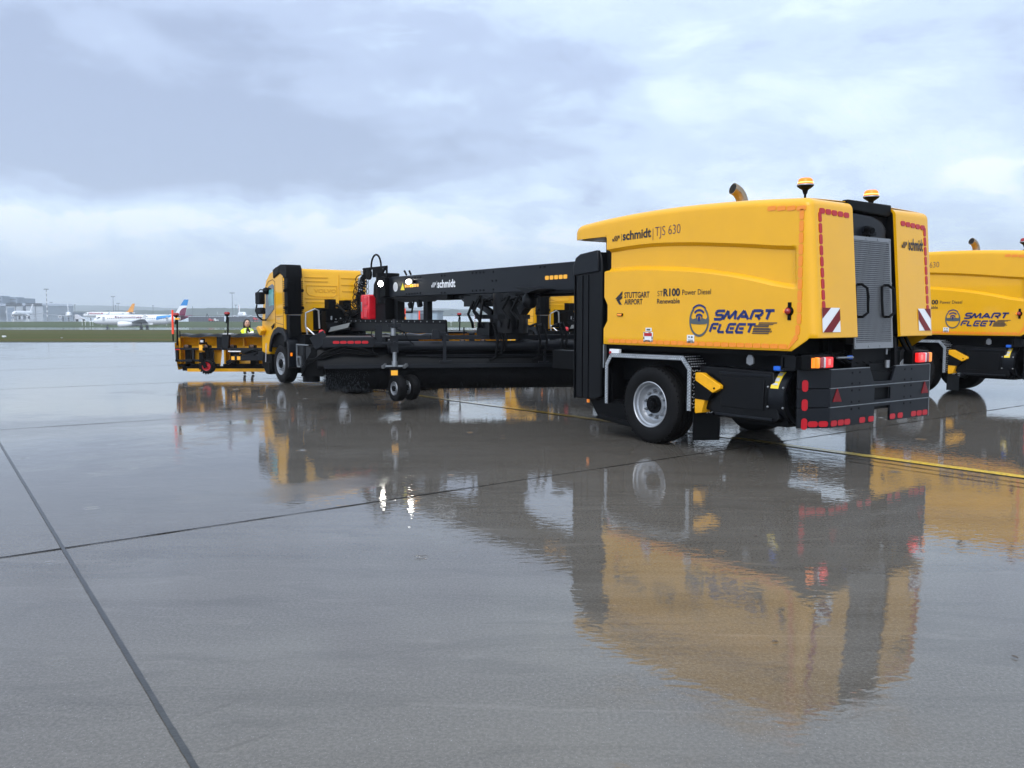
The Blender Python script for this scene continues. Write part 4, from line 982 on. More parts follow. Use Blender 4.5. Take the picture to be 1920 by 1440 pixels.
    # turntable of the brush under the beam
    mb = MB(); mb.cyl((4.95, 1.25, 1.45), (4.95, 1.25, 2.14), .30, n=28); mb.cyl((4.95, 1.25, 1.40), (4.95, 1.25, 1.66), .36, n=28)
    mb.box(4.4, 5.9, 1.0, 1.5, 2.02, 2.14); mb.box(5.55, 6.05, .95, 1.4, 1.90, 2.10); mb.bar((5.6, 1.0, 1.95), (5.1, 1.0, 1.75), .10); mb.box(4.95, 5.35, .80, 1.3, 1.35, 1.6)
    mb.box(4.75, 5.5, .85, 1.6, 1.66, 1.74); mb.box(4.8, 5.4, .9, 1.6, 1.28, 1.42)
    mb.bar((3.9, 1.0, 2.05), (4.2, 1.0, 1.80), .16); mb.ball((3.9, .95, 1.98), .15, 10); mb.prism([(3.3, 2.17), (4.0, 2.22), (3.7, 2.10)], .7, 1.05)
    mb.build('turntable', BLK, parent)
    mb = MB()
    for (x, y, z, dx) in [(5.25, .8, 1.95, .1), (5.4, .75, 1.9, .06), (5.32, .85, 2.0, .14), (5.15, .8, 1.92, -.05), (4.3, .8, 1.98, .12), (4.1, .85, 1.96, .1)]:
        mb.tube([(x, y, z + .1), (x + dx, y - .08, z - .15), (x - dx * .6, y - .05, z - .32), (x + dx * .3, y, 1.5)], .028, 6)
    mb.build_each('hydraulic_hose', BLM, parent)
    mb = MB(); mb.cyl((4.74, .88, 1.62), (4.74, .88, 1.52), .03, n=10); mb.build('sensor_bracket', GRP, parent)
    mb = MB()
    for k in range(14):
        x = 3.6 + k * .17; mb.tube([(x, 1.02, 2.10 - .02 * (k % 3)), (x + .25, .98, 2.02 - .03 * (k % 4)), (x + .5, 1.02, 2.09)], .016, 5)
    mb.build_each('cable_loom', BLM, parent)
def brush_unit(parent):
    # brush frame: its own axis runs across the image, square to nothing else on the trailer
    A = Vector((6.50, -1.80, 0)); Bp = Vector((4.33, 2.42, 0)); d = (Bp - A).normalized(); nrm = Vector((-d.y, d.x, 0))
    if nrm.x < 0: nrm = -nrm                      # pointing away from the camera, towards the truck
    M = Matrix((( d.x, nrm.x, 0, A.x), (d.y, nrm.y, 0, A.y), (0, 0, 1, 0), (0, 0, 0, 1)))
    def nb(): m = MB(); m.M = M; return m
    L = 6.3
    mb = nb(); mb.cyl((.02, .50, .72), (L, .50, .72), .40, n=28)
    rnd = random.Random(3)
    for i in range(2600):
        x = rnd.uniform(.0, L * .85); a = rnd.uniform(0, 2 * pi); r0 = .39; r1 = .465 + rnd.uniform(-.012, .008); w = .006
        p = Vector((x, .50 + cos(a) * r0, .72 + sin(a) * r0)); q = Vector((x + rnd.uniform(-.02, .02), .50 + cos(a + .05) * r1, .72 + sin(a + .05) * r1))
        mb.add([p + Vector((w, 0, 0)), p - Vector((w, 0, 0)), q], [(0, 1, 2)])
    br = mb.build('brush_roller', BRS, parent, smooth=40)
    mb = nb(); 
    for i in range(700):
        a = rnd.uniform(0, 2 * pi); r0 = rnd.uniform(.1, .3); r1 = .46 + rnd.uniform(-.02, .01); w = .005; x = rnd.uniform(-.05, .04)
        p = Vector((x, .50 + cos(a) * r0, .72 + sin(a) * r0)); q = Vector((x - rnd.uniform(-.04, .05), .50 + cos(a) * r1, .72 + sin(a) * r1)); t = Vector((0, -sin(a), cos(a))) * w
        mb.add([p + t, p - t, q], [(0, 1, 2)])
    for i in range(900):
        x = rnd.uniform(.0, .9) ** 2; a = pi + rnd.uniform(-.9, 1.3); r1 = .468; w = .004
        p = Vector((x, .50 + cos(a) * .41, .72 + sin(a) * .41)); q = Vector((x, .50 + cos(a) * r1, .72 + sin(a) * r1))
        mb.add([p + Vector((w, 0, 0)), p - Vector((w, 0, 0)), q], [(0, 1, 2)])
    mb.build('worn_bristle', BRG, br, smooth=0)
    mb = nb()                                     # hood over the roller
    mb.prism([(.0, .76), (-.03, .80), (.0, 1.0), (.10, 1.15), (.9, 1.15), (1.02, .9), (1.02, .76)], -.12, L, 'yz')
    mb.box(1.05, L, -.0, .25, 1.14, 1.22)
    mb.build('brush_hood', BLK, parent, bevel=.01)
    mb = nb(); mb.box(.0, L, -.045, -.032, .755, .825); st = mb.build('lower_rail', GRP, parent)
    mb = nb(); mb.prism([(-.02, 1.14), (1.12, 1.14), (1.12, 1.32), (.03, 1.325), (-.02, 1.30)], -.06, .0, 'xz'); mb.box(.0, L, .0, .9, 1.31, 1.335); mb.bar((-.2, .1, 1.20), (.05, .0, 1.34), .03, .25); fr = mb.build('brush_frame', GRP, parent, bevel=.008)
    mb = nb(); mb.cyl((1.2, -.14, 1.165), (L, -.14, 1.165), .092, n=20); mb.cyl((1.16, -.14, 1.165), (1.2, -.14, 1.165), .13, n=16); mb.build('cross_tube', GRP, parent)
    mb = nb(); mb.box(1.2, L, -.02, .06, 1.28, 1.36); mb.box(1.5, L, -.06, -.03, .98, 1.0); mb.box(1.9, L, -.06, -.03, .955, .965); mb.build('frame_rail', GRP, parent)
    mb = nb()
    for i in range(5): pill(mb, -.064, .17 + i * .130, .17 + i * .130 + .118, 1.21, 1.262, 'y', r=.024)
    mb.build_each('red_reflective_tape', RDT, fr, smooth=0)
    # castor
    mb = nb(); x = 1.28
    mb.cyl((x, -.30, .80), (x, -.30, 1.06), .040, n=14); mb.cyl((x, -.30, .80), (x, -.30, .90), .055, n=14); mb.cyl((x - .02, -.30, 1.36), (x - .02, -.30, 1.52), .045, n=14)
    mb.build_each('castor_strut', STL, parent)
    mb = nb(); mb.box(x - .07, x + .07, -.27, -.22, 1.04, 1.40); mb.cyl((x, -.30, 1.50), (x, -.30, 1.56), .065, n=12); mb.box(x - .12, x + .12, -.36, -.24, 1.52, 1.58); mb.cyl((x, -.30, 1.58), (x, -.30, 1.66), .05, .03, 10); mb.box(x - .02, x + .02, -.34, -.10, 1.2, 1.26); mb.box(x - .35, x - .22, -.28, -.22, 1.18, 1.55); mb.box(x - .35, x + .30, -.30, -.06, 1.20, 1.24); mb.build('castor_mount', GRP, parent)
    mb = nb(); mb.bar((x - .20, -.30, .81), (x + .20, -.30, .81), .03); mb.bar((x - .22, -.34, .79), (x - .16, -.26, .83), .05); mb.bar((x + .16, -.34, .79), (x + .22, -.26, .83), .05); mb.build('castor_handle', STL, parent)
    mb = nb(); mb.box(x - .10, x + .06, -.38, -.22, .60, .78); mb.prism([(x - .02, .70), (x + .22, .70), (x + .16, .42), (x + .02, .42)], -.02, .0); mb.build_each('castor_fork', BLM, parent)
    mb = nb(); mb.box(x - .07, x + .05, -.386, -.381, .645, .735); mb.build('castor_sticker', AMT, parent)
    # two small wheels with axle along the trailer's width
    c = M @ Vector((x - .01, -.42, .42))
    wheel(parent, c.x, c.y - .02, .41, .235, .17, .125, .04, .01, nuts=6, rimmat=SIL)
    c2 = M @ Vector((x + .16, -.28, .42))
    wheel(parent, c2.x, c2.y + .06, .41, .235, .17, .125, .04, .01, nuts=6, rimmat=SIL)
    c3 = M @ Vector((5.0, -.30, .42)); wheel(parent, c3.x, c3.y, .41, .235, .17, .125, .04, .01, nuts=6, rimmat=SIL)
    mb = nb(); mb.box(2.16, 2.22, -.26, -.22, .90, 1.38); mb.box(1.98, 2.22, -.28, -.22, 1.36, 1.42); mb.prism([(1.95, 1.30), (2.08, 1.30), (2.10, 1.45), (1.97, 1.46)], -.30, -.20); mb.box(2.10, 2.32, -.26, -.22, .87, .90); mb.box(4.05, 4.09, -.22, -.18, .86, 1.12); mb.box(3.95, 4.15, -.22, -.18, .84, .87); mb.build('sensor_arm', GRP, parent)
    mb = nb(); mb.tube([(x, -.30, 1.50), (x + .18, -.32, 1.42), (x + .25, -.30, 1.28), (x + .35, -.24, 1.20)], .010, 6)
    mb.tube([(x - .30, -.26, 1.50), (x - .40, -.3, 1.45), (x - .42, -.3, 1.36), (x - .30, -.28, 1.28)], .010, 6)
    mb.tube([(.95, -.10, 1.24), (.88, -.16, 1.10), (.95, -.18, .98), (1.15, -.16, 1.02)], .010, 6)
    for k, zz_ in enumerate((1.05, 1.0, .96)):
        mb.tube([(-.40, .05, .62 + .05 * k), (-.30, -.05, .82 + .05 * k), (0.0, -.09, zz_ + .0), (.35, -.12, zz_ + .12), (.75, -.10, zz_ + .06), (1.0, -.08, 1.02)], .019, 6)
    for (xx, zt, zb_) in ((3.05, 1.62, .90), (3.16, 1.60, .98), (3.22, 1.62, 1.05), (3.85, 1.62, .90), (3.98, 1.62, .96), (4.28, 1.62, 1.02), (4.36, 1.64, 1.0)):
        mb.tube([(xx, .1, zt - .1), (xx + .05, -.2, zt - .05), (xx + .12, -.28, (zt + zb_) / 2), (xx + .08, -.26, zb_ + .05), (xx - .02, -.2, zb_)], .026, 6)
    mb.build_each('hydraulic_hose', BLM, parent)
    mb = nb(); mb.prism([(-.38, .62), (-.02, .60), (-.02, 1.12), (-.15, 1.2), (-.36, .85)], .1, .8); mb.cyl((-.25, .3, .50), (-.25, .3, .64), .16, n=14); mb.build('brush_motor', BLM, parent)
    mb = nb()
    for xx in (2.6, 3.4): mb.tube([(xx, .3, 1.36), (xx, .3, 1.50)], .015, 5)
    mb.build('bracket', BLM, parent)
def make_trailer():
    FRAME[:] = [0.0, 1.2, True]
    t = thing('sweeper_trailer', '', 'sweeper trailer', wld(0, 1.2), ROTZ, 'yellow jet sweeper trailers')
    hood(t); side_decals(t); rear_end(t); underbody(t); beam(t); brush_unit(t)
    a = side(1495, 373, .25); beacon(t, -2.03, .45, 3.13)
    beacon(t, -2.10, 1.68, 3.09)
    return t
trailer = make_trailer()
trailer['label'] = 'nearest yellow airport sweeper trailer, whole rear and left side in view'
def make_chock():
    FRAME[:] = [-.9, .15, True]
    t = thing('wheel_chock', '', 'wheel chock', wld(-.9, .15, 0), ROTZ, 'yellow wheel chocks behind the sweeper wheels')
    a, b, c = side(1307, 694, .05), side(1350, 721, .05), side(1307, 768, .05)
    p = [(-.785, a[2]), (-.92, a[2] + .01), (-1.20, .88), (-1.20, .83), (-1.13, .79), (-.785, c[2])]
    mb = MB(); mb.prism([(-.785, 1.00), (-.90, 1.0), (-1.19, .86), (-1.19, .82), (-1.07, .76), (-.785, .90)], .03, .19); w = mb.build('wedge', YED, t, bevel=.008)
    mb = MB(); mb.prism([(-.785, .67), (-.95, .67), (-.90, .50), (-.785, .48)], .03, .19); mb.build('wedge_foot', YED, t, bevel=.006)
    mb = MB(); mb.prism([(-.785, .90), (-1.07, .76), (-1.0, .66), (-.785, .67)], .025, .195); mb.build('holder', BLM, t)
    mb = MB()
    for y in (.08, .13): mb.bar((-.95, y, .995), (-1.15, y, .90), .02, .012)
    for y in (.06, .115, .165): mb.bar((-1.185, y, .85), (-1.08, y, .775), .006, .012)
    for k in range(4):
        for j in range(3): mb.box(-.90 + .01 * j, -.885 + .01 * j, .05 + k * .035, .068 + k * .035, .51 + j * .045, .525 + j * .045)
    mb.cyl((-1.10, .02, .82), (-1.10, .032, .82), .012, n=8); mb.build_each('grip_pattern', BLM, w)
    return t
chock = make_chock(); chock['label'] = 'yellow wheel chock strapped behind the rear wheel of the nearest sweeper'
TK = RT * 8.295 + FW * 1.133
TV = Vector((7.010, 7.476, 0))                   # the second sweeper stands 8.3 m to the right
t2 = copy_tree(trailer); t2.location = trailer.location + TV
for o in list(t2.children):                    # its beacons are off and red
    if o.name.startswith('beacon'):
        for q in list(o.children):
            if q.name.startswith('beacon_dome'): q.data = q.data.copy(); q.data.materials[0] = REDK
            if q.name.startswith('beacon_light'): bpy.data.objects.remove(q)
t2['label'] = 'second yellow sweeper trailer at the right edge, partly behind the nearest one'
c2_ = copy_tree(chock); c2_.location = chock.location + TV; c2_['label'] = 'yellow wheel chock on the farther sweeper at the right edge'
# ================================================================ tractor truck, same axes as its trailer
def make_truck():
    FRAME[:] = [11.6, 1.0, True]
    t = thing('tractor_truck', '', 'truck', wld(11.6, 1.0), ROTZ, 'yellow tractor trucks')
    y0, y1 = -.14, 2.16
    # cab shell: side profile extruded, crowned roof, rounded edges
    prof = [(12.74, 1.30), (12.74, 2.84), (12.80, 2.93), (13.3, 2.93), (13.75, 2.84), (14.02, 2.66), (14.20, 2.35), (14.36, 1.70), (14.42, 1.30), (14.44, .75), (14.10, .70), (13.86, .72), (13.80, .90), (13.66, 1.16), (13.42, 1.33), (13.1, 1.40), (12.95, 1.38), (12.80, 1.30)]
    mb = MB(); mb.prism(prof, y0, y1); cab = mb.build('cab', YEL, t, bevel=.06)
    # rear wall pressings and the raised maker's name
    mb = MB()
    for (a, b, z) in ((.42, 1.05, 2.70), (.42, 1.05, 2.60), (.42, 1.2, 2.16), (.45, 1.2, 2.06), (1.42, 2.02, 2.70), (1.42, 2.02, 2.52), (1.45, 2.02, 2.36), (1.5, 2.05, 2.14)): mb.box(12.725, 12.742, a, b, z, z + .022)
    for q in ([(.46, 2.50), (.46, 2.34), (.52, 2.26), (.70, 2.22), (1.20, 2.22), (1.30, 2.28), (1.30, 2.50)],):
        for a, b in zip(q, q[1:] + q[:1]): mb.bar((12.735, *a), (12.735, *b), .014, .016)
    mb.bar((12.735, .36, 1.34), (12.735, .36, 2.80), .016); mb.bar((12.735, 1.36, 2.1), (12.735, 1.36, 2.80), .016)
    mb.build('pressed_rib', YEL, cab)
    text('VOLVO', .66, 1.28, 2.325, 2.415, 'x', 12.733, mat('embossed_yellow', (.70, .33, .006), .5), cab, bold=.03)
    mb = MB(); mb.box(12.70, 12.735, .62, 1.45, 1.36, 1.93); mb.cyl((12.60, .95, 1.62), (12.72, .95, 1.62), .22, n=20); mb.box(12.71, 12.735, .3, 2.05, 1.26, 1.34); mb.build('engine_opening', BLM, cab, bevel=.03)
    mb = MB(); mb.box(12.66, 12.70, .30, .55, 1.31, 1.36); mb.build('cab_mount', YED, cab)
    # door, its window, seams and handle
    c = y0
    mb = MB()
    seam = [(13.36, 1.36), (13.34, 2.60), (13.50, 2.66), (13.80, 2.62), (13.98, 2.50)]
    for a, b in zip(seam, seam[1:]): mb.bar((a[0], c - .002, a[1]), (b[0], c - .002, b[1]), .014, .008, up=(0, 1, 0))
    for (a, b) in (((12.80, 2.70), (12.80, 1.36)), ((12.82, 1.72), (13.33, 1.70)), ((12.80, 1.50), (13.30, 1.55))): mb.bar((a[0], c - .002, a[1]), (b[0], c - .002, b[1]), .010, .008, up=(0, 1, 0))
    mb.build('door_seam', mat('shadow_gap', (.10, .03, .01), .6), cab)
    mb = MB(); mb.prism([(14.10, 1.58), (13.42, 1.90), (13.40, 2.50), (13.52, 2.55), (13.80, 2.50), (14.02, 2.34)], c - .008, c + .02); wn = mb.build('door_window', GLS, cab, bevel=.008)
    mb = MB(); mb.prism([(13.44, 2.00), (13.44, 2.42), (13.74, 2.40), (13.82, 2.2), (13.80, 1.98)], c - .012, c - .008); mb.build('window_tint', TEAL, wn, smooth=0)
    mb = MB(); mb.prism([(13.62, 1.36), (13.62, 1.46), (13.42, 1.54), (13.42, 1.46)], c - .010, c); mb.box(13.44, 13.60, c - .03, c - .012, 1.42, 1.46); mb.build('door_handle', BLM, cab, bevel=.004)
    text('500', 13.28, 13.02, 1.63, 1.68, 'y', c - .004, mat('badge_silver', (.5, .45, .4), .4), cab)
    mb = MB(); mb.prism([(14.02, 1.34), (14.30, 1.46), (14.46, 1.40), (14.20, 1.20)], c - .14, c); mb.build('air_deflector', YEL, cab, bevel=.02)
    mb = MB(); mb.prism([(14.44, .72), (13.80, .70), (13.78, .35), (13.9, .18), (14.2, .18), (14.46, .40)], c + .02, y1 - .02); mb.box(13.84, 14.1, c - .01, c + .1, .18, .5); mb.build('front_step', BLM, t, bevel=.02)
    mb = MB(); mb.bar((14.12, c - .01, .50), (14.05, c - .01, 1.0), .02); mb.build('front_marker', CLR, t)
    # wheel arch flare
    A = [(13.80, .80), (13.74, 1.02), (13.62, 1.20), (13.42, 1.36), (13.12, 1.44), (12.80, 1.42), (12.62, 1.30), (12.52, 1.12)]
    B = [(13.70, .78), (13.64, .96), (13.53, 1.11), (13.36, 1.24), (13.12, 1.30), (12.85, 1.28), (12.72, 1.20), (12.66, 1.06)]
    mb = MB()
    for i in range(7): mb.prism([A[i], A[i + 1], B[i + 1], B[i]], c - .04, c + .40 if i > 3 else c + .02)
    mb.prism([(12.60, 1.10), (12.50, 1.12), (12.42, .98), (12.42, .45), (12.52, .40), (12.54, .9)], c - .02, c + .35); mb.build('front_mudguard', GRP, t, bevel=.01)
    mb = MB(); mb.box(12.40, 12.42, c + .02, c + .06, .72, .80); mb.build('side_marker', AMB, t)
    mb = MB(); mb.box(12.9, 13.75, c + .05, c + .3, .9, 1.36); mb.build('wheel_well', BLM, t)
    wheel(t, 13.13, -.12, .50, .50, .315, .29, .05, -.02, rimmat=SIL)
    wheel(t, 13.13, 2.12, .50, .50, .315, .29, .05, -.02, rimmat=SIL, right=True)
    wheel(t, 9.32, -.12, .50, .50, .62, .29, .14, .02, rimmat=SIL)
    wheel(t, 9.32, 2.12, .50, .50, .62, .29, .14, .02, rimmat=SIL, right=True)
    # snorkel with ribs
    sx0, sx1, sy0, sy1 = 12.45, 12.70, -.15, .22
    mb = MB()
    mb.box(sx0 + .02, sx1, sy0 + .04, sy1 - .02, 1.18, 1.75); mb.box(sx0, sx1, sy0, sy1, 1.76, 2.70)
    sn = mb.build('air_intake', BLM, t, bevel=.02)
    mb = MB()
    for k in range(16):
        z = 1.79 + k * .052; mb.box(sx0 - .028, sx1, sy0 - .022, sy0 + .165, z, z + .022); mb.box(sx0 - .028, sx1, sy0 + .20, sy1 + .022, z, z + .022)
    mb.build('intake_ribs', BLM, sn)
    mb = MB(); mb.box(sx0 + .0, sx0 + .05, sy0 + .03, sy1 - .03, 1.735, 1.755); mb.build('clamp_band', STL, sn)
    mb = MB()
    for z in (1.92, 2.36):
        for y in (sy0 - .03, sy1 + .03): mb.cyl((sx0 + .04, y, z), (sx0 + .12, y, z), .045, n=10)
    mb.build('intake_lug', BLM, sn)
    mb = MB(); mb.prism([(sx0, 2.66), (sx0, 2.90), (12.52, 3.0), (12.9, 3.02), (13.35, 2.93), (13.42, 2.76), (13.40, 2.68), (12.95, 2.80), (12.74, 2.72), (12.70, 2.66)], sy0 - .02, sy1 + .02); hd = mb.build('intake_head', BLM, sn, bevel=.025)
    mb = MB(); mb.prism([(13.36, 2.71), (13.38, 2.90), (13.15, 2.96), (12.98, 2.95), (12.98, 2.84)], sy0 - .028, sy0 - .02); mb.build('intake_grid', mat('matt_black', (.004, .004, .004), .9), hd)  # near-black matt panel on the side of the intake head
    # exhaust stack
    mb = MB(); mb.cyl((12.50, 1.86, 1.10), (12.50, 1.86, 2.66), .075, n=18); mb.tube([(12.50, 1.86, 2.60), (12.46, 1.80, 2.70), (12.50, 1.92, 2.80), (12.52, 1.90, 2.90)], .035, 8); mb.build('exhaust_stack', mat('stack_steel', (.42, .45, .48), .35, metal=.5, var=.15, vscale=7), t)
    # mirrors
    mb = MB(); m = -.42
    S = lambda u, v, c_=m: (side(u, v, c_)[0], c_, side(u, v, c_)[2])
    a = S(481, 548); b = S(490.5, 570.5); mb.box(b[0], a[0], m - .05, m + .10, b[2], a[2]); m1 = mb.build('mirror', BLM, t, bevel=.03)
    mb = MB(); a = S(482, 577); b = S(493, 589); mb.box(b[0], a[0], m - .05, m + .08, b[2], a[2]); mb.build('mirror', BLM, t, bevel=.035)
    mb = MB(); mb.tube([S(499, 544, -.16), S(488, 543, -.3), S(482, 549), S(481.5, 575)], .016, 6); mb.tube([S(481.5, 572), S(479.5, 583), S(484, 594), S(492, 600, -.3), S(499, 600, -.16)], .022, 6); mb.ball(S(499, 545.5, -.18), .10, 8); mb.build('mirror_arm', BLM, t)
    # frame and equipment behind the cab
    mb = MB()
    mb.box(8.6, 14.0, .62, .70, .80, 1.05); mb.box(8.6, 14.0, 1.33, 1.41, .80, 1.05)
    mb.box(12.0, 12.7, .1, 1.9, .85, 1.25); mb.box(11.2, 12.2, .1, .6, .55, 1.0); mb.box(8.8, 10.0, .55, 1.5, 1.05, 1.25)
    mb.bar((9.32, 0, .5), (9.32, 2, .5), .2); mb.bar((13.13, 0, .5), (13.13, 2, .5), .16)
    mb.prism([(10.1, .45), (10.25, .8), (9.95, 1.08), (9.32, 1.15), (8.7, 1.08), (8.4, .8), (8.45, .78), (8.72, 1.03), (9.32, 1.10), (9.92, 1.03), (10.18, .78)], -.14, .5); mb.box(11.0, 12.35, .02, .08, .45, .60)
    mb.build('chassis', BLM, t)
    mb = MB(); mb.box(11.75, 12.25, -.05, .4, .50, 1.02); mb.build('fuel_tank', BLK, t, bevel=.04)
    mb = MB(); mb.box(11.30, 11.62, -.05, .25, .55, .98); mb.box(11.1, 11.25, -.02, .2, .5, 1.0); mb.build('battery_box', BLK, t, bevel=.01)
    mb = MB()
    for a, b in (((12.10, 1.0), (12.10, .62)), ((11.40, 1.02), (12.12, 1.02))): mb.bar((a[0], -.08, a[1]), (b[0], -.08, b[1]), .03)
    mb.build('side_rail', STL, t)
    mb = MB()
    for a, b in (((12.02, .72), (12.02, .48)), ((11.82, .72), (11.82, .48)), ((12.02, .72), (11.82, .72)), ((12.02, .48), (11.82, .48))): mb.bar((a[0], -.10, a[1]), (b[0], -.10, b[1]), .035)
    mb.build('entry_step', STL, t)
    mb = MB(); mb.tube([(12.60, .42, 1.20), (12.60, .36, 1.50), (12.60, .37, 1.80), (12.60, .62, 1.90), (12.60, .72, 1.86), (12.60, .74, 1.40)], .022, 8); mb.tube([(12.60, .40, 1.42), (12.4, .56, 1.2), (12.0, .70, 1.18)], .022, 8); mb.build('grab_rail', mat('brushed_rail', (.55, .56, .58), .35, metal=.6), t)
    mb = MB(); mb.add([(12.2, .74, 1.30), (12.2, .80, 1.42), (10.9, .80, 1.56), (10.9, .74, 1.44), (12.2, .9, 1.30), (12.2, .9, 1.42), (10.9, .9, 1.56), (10.9, .9, 1.44)], [(0, 1, 2, 3), (4, 5, 6, 7), (1, 5, 6, 2), (0, 4, 7, 3)]); mb.build('ramp_rail', mat('grey_rail', (.14, .15, .15), .5), t)
    mb = MB(); mb.cyl((11.9, .55, 1.30), (12.0, .50, 1.32), .055, n=12); mb.ball((11.95, .52, 1.33), .06, 8); mb.build('red_valve', REDP, t)
    # dark equipment, valve blocks
    mb = MB(); mb.box(12.2, 12.5, .75, 1.7, 1.25, 1.85); mb.box(12.15, 12.4, .80, 1.0, 1.9, 2.14); mb.box(12.15, 12.4, 1.2, 1.42, 1.86, 2.12); mb.cyl((12.2, .7, 1.4), (12.2, 1.7, 1.4), .16, n=14)
    mb.bar((12.1, .80, 1.15), (12.1, 1.25, 1.70), .03); mb.bar((12.1, 1.35, 1.85), (12.1, 1.62, 1.2), .05); mb.box(12.1, 12.3, 1.65, 1.8, 1.2, 2.35); mb.build('valve_block', BLM, t)
    mb = MB()
    for k in range(6): mb.ball((12.14, .86 + k * .13, 1.66 - .02 * (k % 2)), .022, 6)
    mb.box(12.13, 12.15, .95, 1.05, 1.56, 1.58); mb.box(12.13, 12.15, 1.15, 1.25, 1.56, 1.58); mb.cyl((12.12, .86, 1.72), (12.12, .86, 1.62), .022, n=8); mb.build_each('fitting', STL, t)
    # coiled hoses from the cab to the trailer, plus the loose net of loops
    mats = BLM
    def coil(P, r, turns, tr, n):
        P = [Vector(p) for p in P]; pts = []
        for i in range(n + 1):
            f = i / n; s = f * (len(P) - 1); k = min(int(s), len(P) - 2); q = s - k
            c = P[k].lerp(P[k + 1], q); d = (P[min(k + 1, len(P) - 1)] - P[k]).normalized(); a = d.cross(Vector((0, 0, 1))).normalized(); b = d.cross(a); th = 2 * pi * turns * f
            pts.append(c + a * (cos(th) * r) + b * (sin(th) * r))
        m = MB(); m.tube(pts, tr * .8, 5); return m
    for P, r, tn in (([(12.2, .98, 2.02), (12.1, 1.25, 1.90), (11.9, 1.50, 2.15), (10.8, 1.1, 2.62), (10.5, 1.05, 2.70)], .055, 34),
                     ([(12.15, 1.3, 2.0), (11.6, 1.2, 1.72), (11.0, .98, 1.80), (10.6, .95, 2.30), (10.45, 1.0, 2.60)], .075, 20),
                     ([(12.15, 1.1, 1.55), (11.7, 1.15, 1.55), (11.2, 1.0, 1.78), (10.7, .92, 1.75)], .09, 14),
                     ([(12.0, 1.5, 1.40), (11.6, 1.3, 1.75), (11.2, 1.15, 2.25), (10.7, 1.0, 2.65)], .11, 9)):
        coil(P, r, tn, .0135, 420).build('coiled_hose', mats, t)
    mb = MB(); mb.tube([(11.8, 1.1, 1.75), (11.3, .98, 1.70), (10.9, .93, 1.72), (10.66, .92, 1.78)], .028, 6); mb.tube([(12.1, 1.0, 2.0), (11.9, 1.1, 1.85), (11.6, 1.0, 1.80), (11.3, .98, 1.84)], .03, 6); mb.build_each('air_hose', BLM, t)
    mb = MB()
    for i in range(5):
        for j in range(7):
            lx = 11.00 - i * .10; z = 1.70 + j * .12 + (.06 if i % 2 else 0)
            if z > 2.02 + (11.3 - lx) * 1.3 or (lx < 10.7 and z < 2.25): continue
            pts = [(lx + .058 * cos(a * pi / 3), .98 + .03 * sin(a + i), z + .066 * sin(a * pi / 3)) for a in range(7)]
            mb.tube(pts, .006, 4)
    for i in range(4):
        for j in range(4):
            lx = 10.62 - i * .10; z = 2.24 + j * .12 + (.06 if i % 2 else 0)
            mb.tube([(lx + .058 * cos(a * pi / 3), .99, z + .066 * sin(a * pi / 3)) for a in range(7)], .006, 4)
    mb.build('hose_net', BLM, t)
    return t
truck = make_truck()
truck['label'] = 'yellow tractor truck left of the beam, door mirrors and black air intake in view'
tk2 = copy_tree(truck); tk2.location = truck.location + TK + RT * .42 + FW * -.15; tk2['label'] = 'farther yellow tractor truck seen between the black beam and the brush unit'
